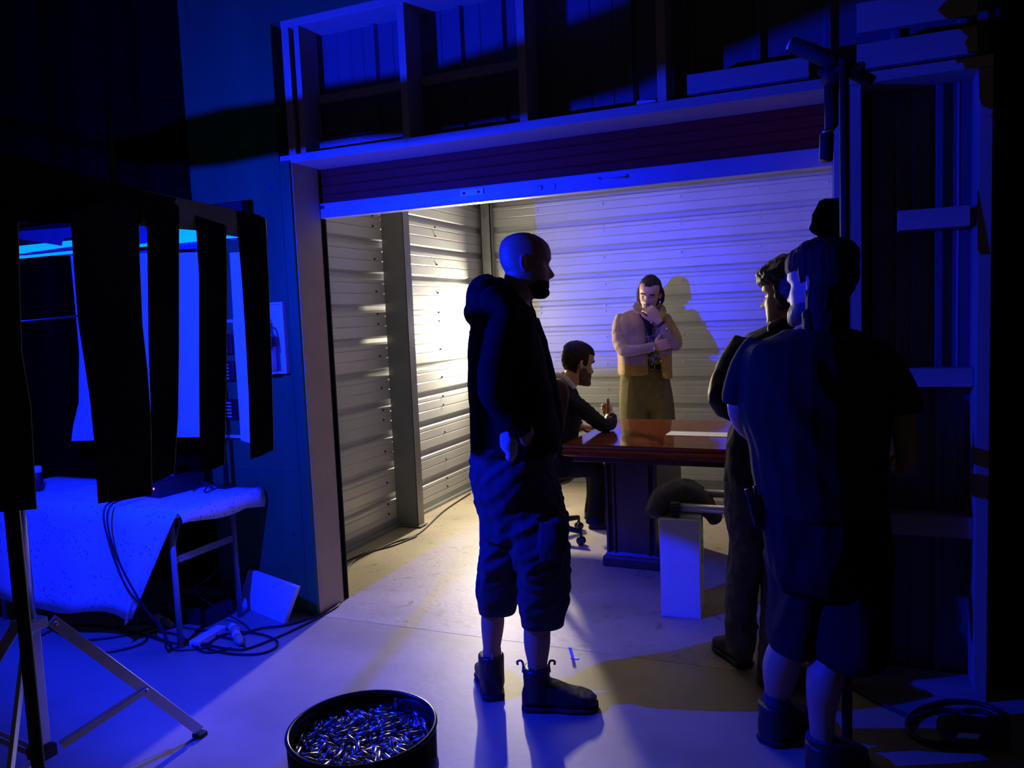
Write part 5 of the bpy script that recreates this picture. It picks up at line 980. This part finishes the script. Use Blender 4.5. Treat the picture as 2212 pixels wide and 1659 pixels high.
# ---------------------------------------------------------------- man seen from behind, T-shirt and shorts
def man_back():
    d = 2.53
    hd = Head(at(1766, 618, d), FWD*.80-RIGHT*.58-UP*.05, UP+RIGHT*.03, 1.03)
    la = [(1630, 765, 2.60, 26), (1604, 835, 2.585, 25), (1596, 890, 2.60, 23), (1625, 935, 2.74, 20), (1680, 945, 2.88, 17)]
    ra = [(1900, 780, 2.58, 30), (1945, 870, 2.52, 30), (1958, 960, 2.49, 25), (1960, 1005, 2.50, 24), (1942, 1000, 2.56, 23), (1915, 960, 2.70, 19), (1880, 935, 2.84, 16)]
    shp = [edges([(735, 1690, 1840, d, .10), (800, 1640, 1890, d, .12), (950, 1650, 1880, d, .12), (1100, 1660, 1880, d, .12)]), loft(la), loft(ra),
           edges([(1150, 1675, 1775, 2.6, .09), (1300, 1690, 1745, 2.60, .07), (1380, 1670, 1738, 2.61, .064), (1410, 1656, 1734, 2.63, .065), (1440, 1649, 1727, 2.65, .064), (1475, 1651, 1717, 2.68, .055), (1510, 1656, 1705, 2.71, .042), (1570, 1662, 1706, 2.72, .04)]),
           edges([(1150, 1770, 1890, 2.55, .09), (1300, 1770, 1850, 2.52, .08), (1400, 1764, 1826, 2.50, .062), (1445, 1747, 1822, 2.485, .062), (1490, 1743, 1815, 2.48, .056), (1540, 1747, 1803, 2.49, .045), (1600, 1752, 1800, 2.50, .04), (1650, 1752, 1800, 2.505, .04)])]
    shp += hand(at(1680, 945, 2.88), RIGHT*.9+FWD*.3, -FWD, UP, (30, 32, 35, 40), 20); shp += hand(at(1880, 935, 2.84), -RIGHT*.9+FWD*.3, -FWD, UP, (30, 32, 35, 40), 20)
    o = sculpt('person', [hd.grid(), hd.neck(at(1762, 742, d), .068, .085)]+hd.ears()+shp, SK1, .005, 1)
    tag(o, 'man in dark T-shirt and long black shorts standing with his back to us at right', 'person'); hd.eyes(o)
    def hf(p):
        m_ = max(sstep(.040, .058, p.z), sstep(.026, .008, p.y)*sstep(.0, .015, p.z+.02*(p.y < -.02)), sstep(-.016, -.034, p.y)*sstep(-.122, -.10, p.z))
        return (.006+.014*sstep(.045, .09, p.z)+.008*sstep(.03, -.01, p.y)+.010*sstep(-.02, -.09, p.y)+.004*noise.noise(Vector((p.x*60, p.y*60, p.z*12))))*m_ if m_ > .12 else 0
    ex = [loft([(1784, 630, 2.47, 44, .055), (1786, 690, 2.46, 42, .05), (1784, 722, 2.45, 36, .04), (1778, 745, 2.44, 24, .025)]), loft([(1740, 675, 2.465, 8, .02), (1744, 710, 2.455, 9, .02), (1742, 736, 2.45, 5, .012)])]
    hairmesh(hd, 'hair', hf, HAIRD, o, ex, .005, lambda p: .003*noise.noise(Vector((p.x*90, p.y*90, p.z*18))))
    hairmesh(hd, 'beard', lambda p: .012*sstep(-.05, -.08, p.z)*sstep(-.01, .02, p.y) if p.z < -.05 else 0, HAIRB, o)
    M_TEE = mat('dark_navy_jersey', (.034, .034, .014), .9, var=.15, scale=20, bump=.1, bscale=200, spec=.15)
    te = [edges([(712, 1702, 1826, d, .10), (728, 1664, 1866, d, .13), (745, 1620, 1898, d, .15), (780, 1606, 1916, d, .16), (830, 1602, 1922, d, .165), (880, 1600, 1922, d, .165), (915, 1608, 1918, d, .16), (955, 1622, 1912, d, .155), (1005, 1629, 1908, d, .155), (1060, 1636, 1905, d, .165), (1100, 1644, 1908, d+.01, .175)], cap=.05),
          loft([(1640, 752, 2.60, 34, .06), (1606, 800, 2.585, 33), (1592, 845, 2.58, 29), (1589, 868, 2.585, 26)], cap=.08), loft([(1885, 762, 2.58, 36, .06), (1926, 815, 2.54, 38), (1946, 865, 2.51, 37), (1952, 893, 2.50, 35)], cap=.08)]
    sculpt('t_shirt', te, M_TEE, .006, 2, o, folds(.009, 8, (.6, 0, -1), .5, 1))
    M_BS = mat('black_shorts_cotton', (.018, .017, .012), .9, spec=.15)
    sh = [edges([(1070, 1650, 1900, d, .150), (1130, 1648, 1914, 2.525, .158), (1190, 1656, 1920, 2.525, .158), (1230, 1664, 1920, 2.525, .15), (1262, 1680, 1916, 2.525, .13)], cap=.2), edges([(1200, 1656, 1790, 2.6, .15), (1256, 1670, 1768, 2.6, .145), (1303, 1669, 1760, 2.6, .135), (1366, 1663, 1752, 2.6, .125), (1398, 1666, 1750, 2.605, .12)], cap=.05),
          edges([(1200, 1760, 1920, 2.52, .145), (1270, 1762, 1918, 2.515, .14), (1340, 1758, 1916, 2.51, .135), (1400, 1757, 1912, 2.50, .13), (1424, 1760, 1908, 2.50, .125)], cap=.05)]
    sculpt('shorts', sh, M_BS, .006, 6, o, folds(.010, 10, (.3, 0, 1), .3, 6, .34))
    sk = mat('dark_sock', (.04, .045, .07), .9)
    for rows in ([(1495, 1651, 1707, 2.70, .045), (1520, 1651, 1707, 2.715, .047), (1550, 1654, 1710, 2.72, .047)], [(1588, 1742, 1806, 2.50, .05), (1620, 1740, 1808, 2.505, .052), (1650, 1740, 1808, 2.505, .052)]): sculpt('sock', [edges(rows, cap=.08)], sk, .005, 1, o)
    h1 = onz(1660, 1612, -.003); boot(h1+V(-.005, .0, 0), h1+V(.12, .23, 0), .125, .135, o, M_BOOT, M_SOLE)
    h2 = onz(1762, 1700, -.003); boot(h2, h2+V(.12, .23, 0), .125, .125, o, M_BOOT, M_SOLE)
man_back()
# radio pouch on his belt
M_POUCH = mat('grey_black_pouch', (.05, .05, .05), .6)
rd = thing('radio_pouch', 'walkie talkie in a pouch clipped at the left hip between the two back view men', 'radio', at(1640, 1140, 2.56))
q = MB(); q.hexa([at(u, v, dd) for dd in (2.565, 2.50) for u, v in ((1630, 1138), (1662, 1150), (1640, 1068), (1610, 1062))]); q.build('pouch', M_POUCH, rd, .004)
q = MB(); q.tube([at(1634, 1066, 2.53), at(1630, 1050, 2.53)], .006, 8); q.tube([at(1615, 1062, 2.53), at(1613, 1056, 2.53)], .008, 8); q.build('antenna', M_PLAST, rd)
# sandbag saddled over the white box
sb = sculpt('sandbag', [loft([(1409, 1106, 3.93, 14, .075), (1430, 1082, 3.95, 24, .095), (1460, 1066, 3.96, 27, .10), (1488, 1064, 3.965, 26, .10), (1518, 1088, 3.965, 22, .095), (1545, 1122, 3.95, 13, .07)], sq=.85), loft([(1470, 1060, 3.95, 8, .09), (1481, 1046, 3.95, 5, .06)])], M_SANDB, .006, 2, None, folds(.012, 12, (.4, .3, 1), .45, 3))
origin_to(sb, bx_(bw/2, bd_*.7, bh)); tag(sb, 'dark canvas sandbag slumped over the top of the tall white box', 'sandbag')
# ---------------------------------------------------------------- brass casings settled in the drum (positions in the drum, quaternions)
from mathutils import Quaternion
def casing_mesh(L_):
    q = MB(); r = .0062; h = L_/2
    if L_ > .04: pr = [(.0004, -h), (r, -h), (r, -h+.0012), (r*.86, -h+.0016), (r*.86, -h+.0030), (r, -h+.0036), (r*.97, h*.45), (r*.78, h*.62), (r*.78, h), (r*.66, h), (r*.66, h*.62), (r*.8, h*.4), (.0004, h*.3)]
    else: pr = [(.0004, -h), (r, -h), (r, -h+.0012), (r*.86, -h+.0016), (r*.86, -h+.0030), (r, -h+.0036), (r, h), (r*.86, h), (r*.86, -h*.2), (.0004, -h*.25)]
    q.lathe(pr, (0, 0, 0), 14); return q.mesh('metal_casing', M_BRASS)
CM = [casing_mesh(.046), casing_mesh(.034)]
first = None
for row in "0,-660,-492,62,217,596,380,673;1,1697,63,62,63,-695,132,-704;1,-1221,-192,62,683,-680,193,-182;0,649,-909,62,678,658,260,-201;1,1465,171,62,106,223,671,699;1,-375,-1539,62,669,-689,-157,-230;0,357,-588,62,703,707,6,74;1,231,-1487,62,242,-220,672,664;1,-161,-617,62,548,-250,-661,-447;0,1251,23,62,163,-517,482,-688;1,-1745,-105,62,273,20,707,652;0,713,644,62,244,-694,135,-664;0,-522,324,62,123,648,284,-696;0,-1601,-832,62,650,-705,-53,279;0,-1593,89,62,228,-602,371,669;0,1530,-540,62,24,683,-185,-707;0,-529,1403,62,72,-669,229,-703;1,-1220,1322,62,145,-459,-538,692;1,-198,1314,62,703,-516,483,-78;0,-1281,-15,62,707,543,-452,28;0,-1119,852,62,82,-66,-704,-702;0,-338,-883,62,7,148,691,-707;0,201,-80,62,576,-690,157,-410;1,-339,1114,62,579,-205,-677,-406;0,50,-532,62,104,-115,-698,-699;0,-239,801,62,682,226,670,188;1,-72,-370,62,424,-433,-559,-566;0,-1406,593,62,621,492,-507,-338;1,-1171,387,62,692,-687,166,147;1,269,710,62,624,-689,-161,332;0,-1008,-393,62,479,-690,-155,-520;1,-122,1217,62,244,346,617,664;1,1604,-844,125,538,-790,283,-75;0,805,384,62,262,582,402,-657;1,-433,688,62,363,-626,-328,607;0,1460,771,62,226,-345,-617,670;1,-304,314,62,466,206,677,532;0,-1026,20,62,614,632,-318,350;0,1180,-80,62,689,203,677,-160;0,-1504,-445,62,417,-180,-684,-571;0,29,-20,130,576,-804,101,110;0,115,1200,62,606,-696,126,-365;0,767,-1221,130,566,-539,231,-579;0,559,-270,62,692,61,704,144;0,-769,750,62,630,466,532,-322;1,971,905,62,705,-495,505,55;0,651,353,118,200,108,786,576;0,-616,-947,62,703,491,-508,74;1,874,-320,62,707,-439,555,-16;1,524,347,62,514,-584,-398,-485;0,1178,-262,127,556,-511,300,583;1,467,-1188,62,362,454,-542,607;1,-138,-1065,62,147,648,-282,-692;1,1285,791,62,676,631,-319,-209;0,493,19,62,311,230,669,635;0,-188,-359,124,384,-681,423,458;0,-620,-142,62,661,-171,-686,251;0,331,-913,62,556,576,-410,-437;1,330,1017,62,434,-176,685,558;1,-1803,175,142,311,523,641,-467;1,-191,-1450,62,194,-84,702,680;0,773,899,62,627,670,-227,-328;1,-111,-937,62,395,-643,-295,587;0,1212,-691,62,275,219,-672,-651;1,-1365,-1085,62,162,278,-650,688;0,-1730,514,62,275,77,-703,651;0,-1264,950,62,414,-480,-519,-573;1,1690,325,62,375,84,-702,600;0,513,-1501,184,336,-541,-430,639;0,872,-1439,62,539,-664,244,-458;0,397,340,62,3,-108,-699,707;0,269,223,123,785,591,103,-157;0,906,46,62,174,-534,-463,-685;1,321,-1159,62,702,657,260,-88;0,-184,-863,181,736,663,136,-6;0,-522,-1331,62,278,703,-80,-650;0,1158,931,62,588,-185,683,393;1,-103,112,62,657,-637,-306,-261;0,458,1558,62,617,707,-17,-345;0,792,-677,62,169,-131,695,-687;0,-1104,1140,141,228,727,394,514;1,-1618,-492,62,342,544,-451,619;0,1641,479,121,439,-429,671,416;0,996,-632,62,607,-231,-668,-363;0,990,433,62,661,-687,169,-250;0,940,1144,119,652,-161,587,-452;0,-651,70,86,667,-317,-673,51;1,1114,1364,62,678,-587,-394,200;1,899,-990,62,493,-608,-360,506;1,1802,-181,62,223,-155,690,671;1,-497,1637,62,696,-602,-371,-126;0,-1216,549,179,350,288,-674,583;1,1496,-819,62,215,273,652,-674;0,802,1461,62,701,-652,-274,90;0,-1298,-1151,178,618,481,537,-313;0,-54,1538,62,253,678,202,660;0,897,-1567,62,704,-289,646,66;1,-1756,-451,112,99,327,-743,575;0,-678,-1675,62,663,479,520,245;0,-775,-1234,128,242,-501,-310,771;0,-63,531,151,407,627,-562,-354;0,-593,-727,62,483,-702,-86,-517;0,492,-1531,62,466,700,-100,532;1,43,321,62,258,292,-644,-658;0,546,724,145,264,-818,155,487;0,-959,290,215,737,539,183,-364;0,-992,736,62,623,616,348,-334;1,1571,703,122,577,-265,486,600;0,-1390,122,134,365,-272,510,-730;0,1149,782,145,716,488,-498,38;0,135,-450,153,472,432,726,-252;1,484,-611,62,707,-702,-81,-1;0,250,-402,170,346,-747,445,353;0,683,-493,184,94,200,-680,-699;1,-698,-1533,62,612,-560,-431,353;1,-660,427,62,139,367,605,693;1,-984,1352,62,510,707,-29,-489;1,721,78,100,379,192,764,486;0,-59,-1411,62,527,-595,-382,-471;0,966,-1134,62,663,84,-702,-247;0,127,426,129,701,555,-195,404;0,-199,-164,191,385,161,888,192;0,1375,-345,155,526,97,842,76;0,883,-622,158,119,457,-616,630;1,-784,1322,120,46,-557,52,828;0,37,-1642,125,199,496,-631,562;0,1236,357,121,797,-250,-550,-11;1,447,-1705,119,454,510,240,690;0,-311,1447,177,692,-41,719,58;0,-1422,293,62,503,-704,-71,497;0,1240,-603,159,325,-562,601,-466;1,686,1055,111,515,428,402,625;0,-306,913,138,123,-394,409,-814;1,-1438,458,122,346,-545,-96,757;1,1088,-436,135,456,-574,-643,220;0,-346,1779,129,800,22,-587,122;0,-255,59,135,811,240,523,106;1,-1100,92,186,551,-688,-164,443;0,-1659,381,180,297,-74,-692,-654;0,1672,-230,62,221,153,-690,672;0,-1013,1305,194,149,-323,713,604;0,-152,1276,175,365,233,681,590;0,787,-1344,88,545,-109,-740,379;0,317,717,184,674,-724,-14,-146;0,-620,916,216,760,-53,-634,-130;0,377,-972,167,271,-573,-278,722;1,-862,638,98,21,-138,605,784;0,1186,-934,62,376,-675,-212,599;1,-1588,35,182,729,404,548,75;0,-725,136,197,698,512,-420,272;1,-891,-72,131,194,-850,-74,-484;0,1403,-170,180,390,-733,377,-411;0,-1499,683,180,652,304,-626,-302;1,-911,247,108,594,-781,194,3;0,-1074,-847,62,683,461,536,-184;0,1378,1080,159,28,730,-442,521;1,648,1291,62,705,703,-79,-53;0,927,227,186,564,204,-677,-427;1,-87,652,130,41,850,43,-523;0,1739,-274,174,382,-423,-575,-587;0,-989,-1308,62,547,568,422,448;0,-1491,939,62,187,-194,-680,682;0,-34,1694,62,430,528,471,562;1,-406,-1200,145,715,72,-665,203;0,-625,1525,151,379,-696,474,384;0,-1256,-546,62,223,475,524,-671;0,504,1027,190,613,-758,-75,-211;1,445,485,185,713,487,-503,-42;0,1450,510,150,384,715,-442,-381;1,1231,37,186,225,648,285,670;1,-1041,-1483,62,663,194,680,-245;1,800,1627,156,508,615,569,200;0,-849,-768,124,623,-448,-395,-505;1,549,-149,105,779,307,-519,-173;1,-398,-810,164,605,559,-315,473;1,-677,1172,62,385,-554,-440,593;0,-1088,-1085,62,707,375,600,-4;0,1140,1399,178,471,-705,-30,529;0,86,-1047,152,89,-4,843,-530;0,-1382,-457,126,800,552,218,-87;1,1119,274,118,339,810,160,452;0,1319,-1237,62,153,-353,-613,690;1,-451,233,186,339,22,719,607;0,-347,1644,186,190,-507,-491,682;0,-580,-250,115,677,-319,-526,404;0,1782,339,159,135,360,-768,512;0,-1119,-260,186,669,52,-705,-229;1,-991,1028,133,318,-694,501,-407;0,-1429,-204,222,751,-554,328,145;0,-1067,481,156,1,103,-843,529;1,-93,983,117,283,330,-461,-774;0,-499,413,170,230,-82,-560,792;1,811,-920,177,624,-429,-538,369;1,-364,-475,113,494,772,-258,306;0,962,-69,193,252,888,-174,342;0,1294,-1087,179,718,-646,227,-122;1,116,-1458,113,240,-157,-800,-528;1,192,1035,62,220,-492,-507,-672;0,-510,-953,153,531,836,127,-60;1,963,-230,185,175,-704,229,649;0,-609,1046,261,665,210,-599,-393;0,-40,1818,230,282,0,0,959;0,209,851,184,689,-683,238,47;0,-274,-1458,156,707,699,-103,-8;1,497,316,185,594,270,-660,372;0,1047,1273,115,306,750,-242,534;0,-154,306,172,721,-220,636,163;1,-562,1157,183,459,424,-542,-562;1,816,12,174,209,-178,-675,685;1,-804,852,186,632,-61,718,-285;0,-1367,429,227,461,-526,-317,-641;1,-567,944,62,687,-707,15,166;1,-1025,786,185,258,36,-711,-653;0,1129,-1053,186,215,25,707,674;0,-834,-416,124,589,-352,721,-96;0,-760,1032,141,784,-558,-65,265;1,503,1337,62,706,646,-288,41;1,441,-824,180,656,-372,614,-235;0,1607,-414,181,463,-510,-508,-517;0,-397,-201,189,453,-147,796,374;0,-785,496,183,712,-695,103,27;1,549,-644,173,411,-105,896,132;0,405,-522,184,250,-8,714,654;1,-294,544,181,430,428,-578,546;1,73,821,144,322,739,480,-346;1,-987,-758,113,507,-585,-568,-280;0,-933,-1108,181,734,374,-566,-23;0,148,-666,142,613,-553,84,559;0,46,1249,153,346,-188,-705,589;0,343,1608,62,664,-448,547,242".split(';'):
    k, x, y, z, a, b_, c, e = map(int, row.split(','))
    if first is None: o = first = bpy.data.objects.new('metal_casing', CM[k])
    else: o = first.copy(); o.data = CM[k]
    o.location = DC+V(x*1e-4, y*1e-4, .3405+z*1e-4); o.rotation_mode = 'QUATERNION'; o.rotation_quaternion = Quaternion((a/1e3, b_/1e3, c/1e3, e/1e3)); COL.objects.link(o)
    tag(o, 'spent hollow metal casing lying in the heap inside the black drum', 'casing', 'spent casings heaped in the drum')
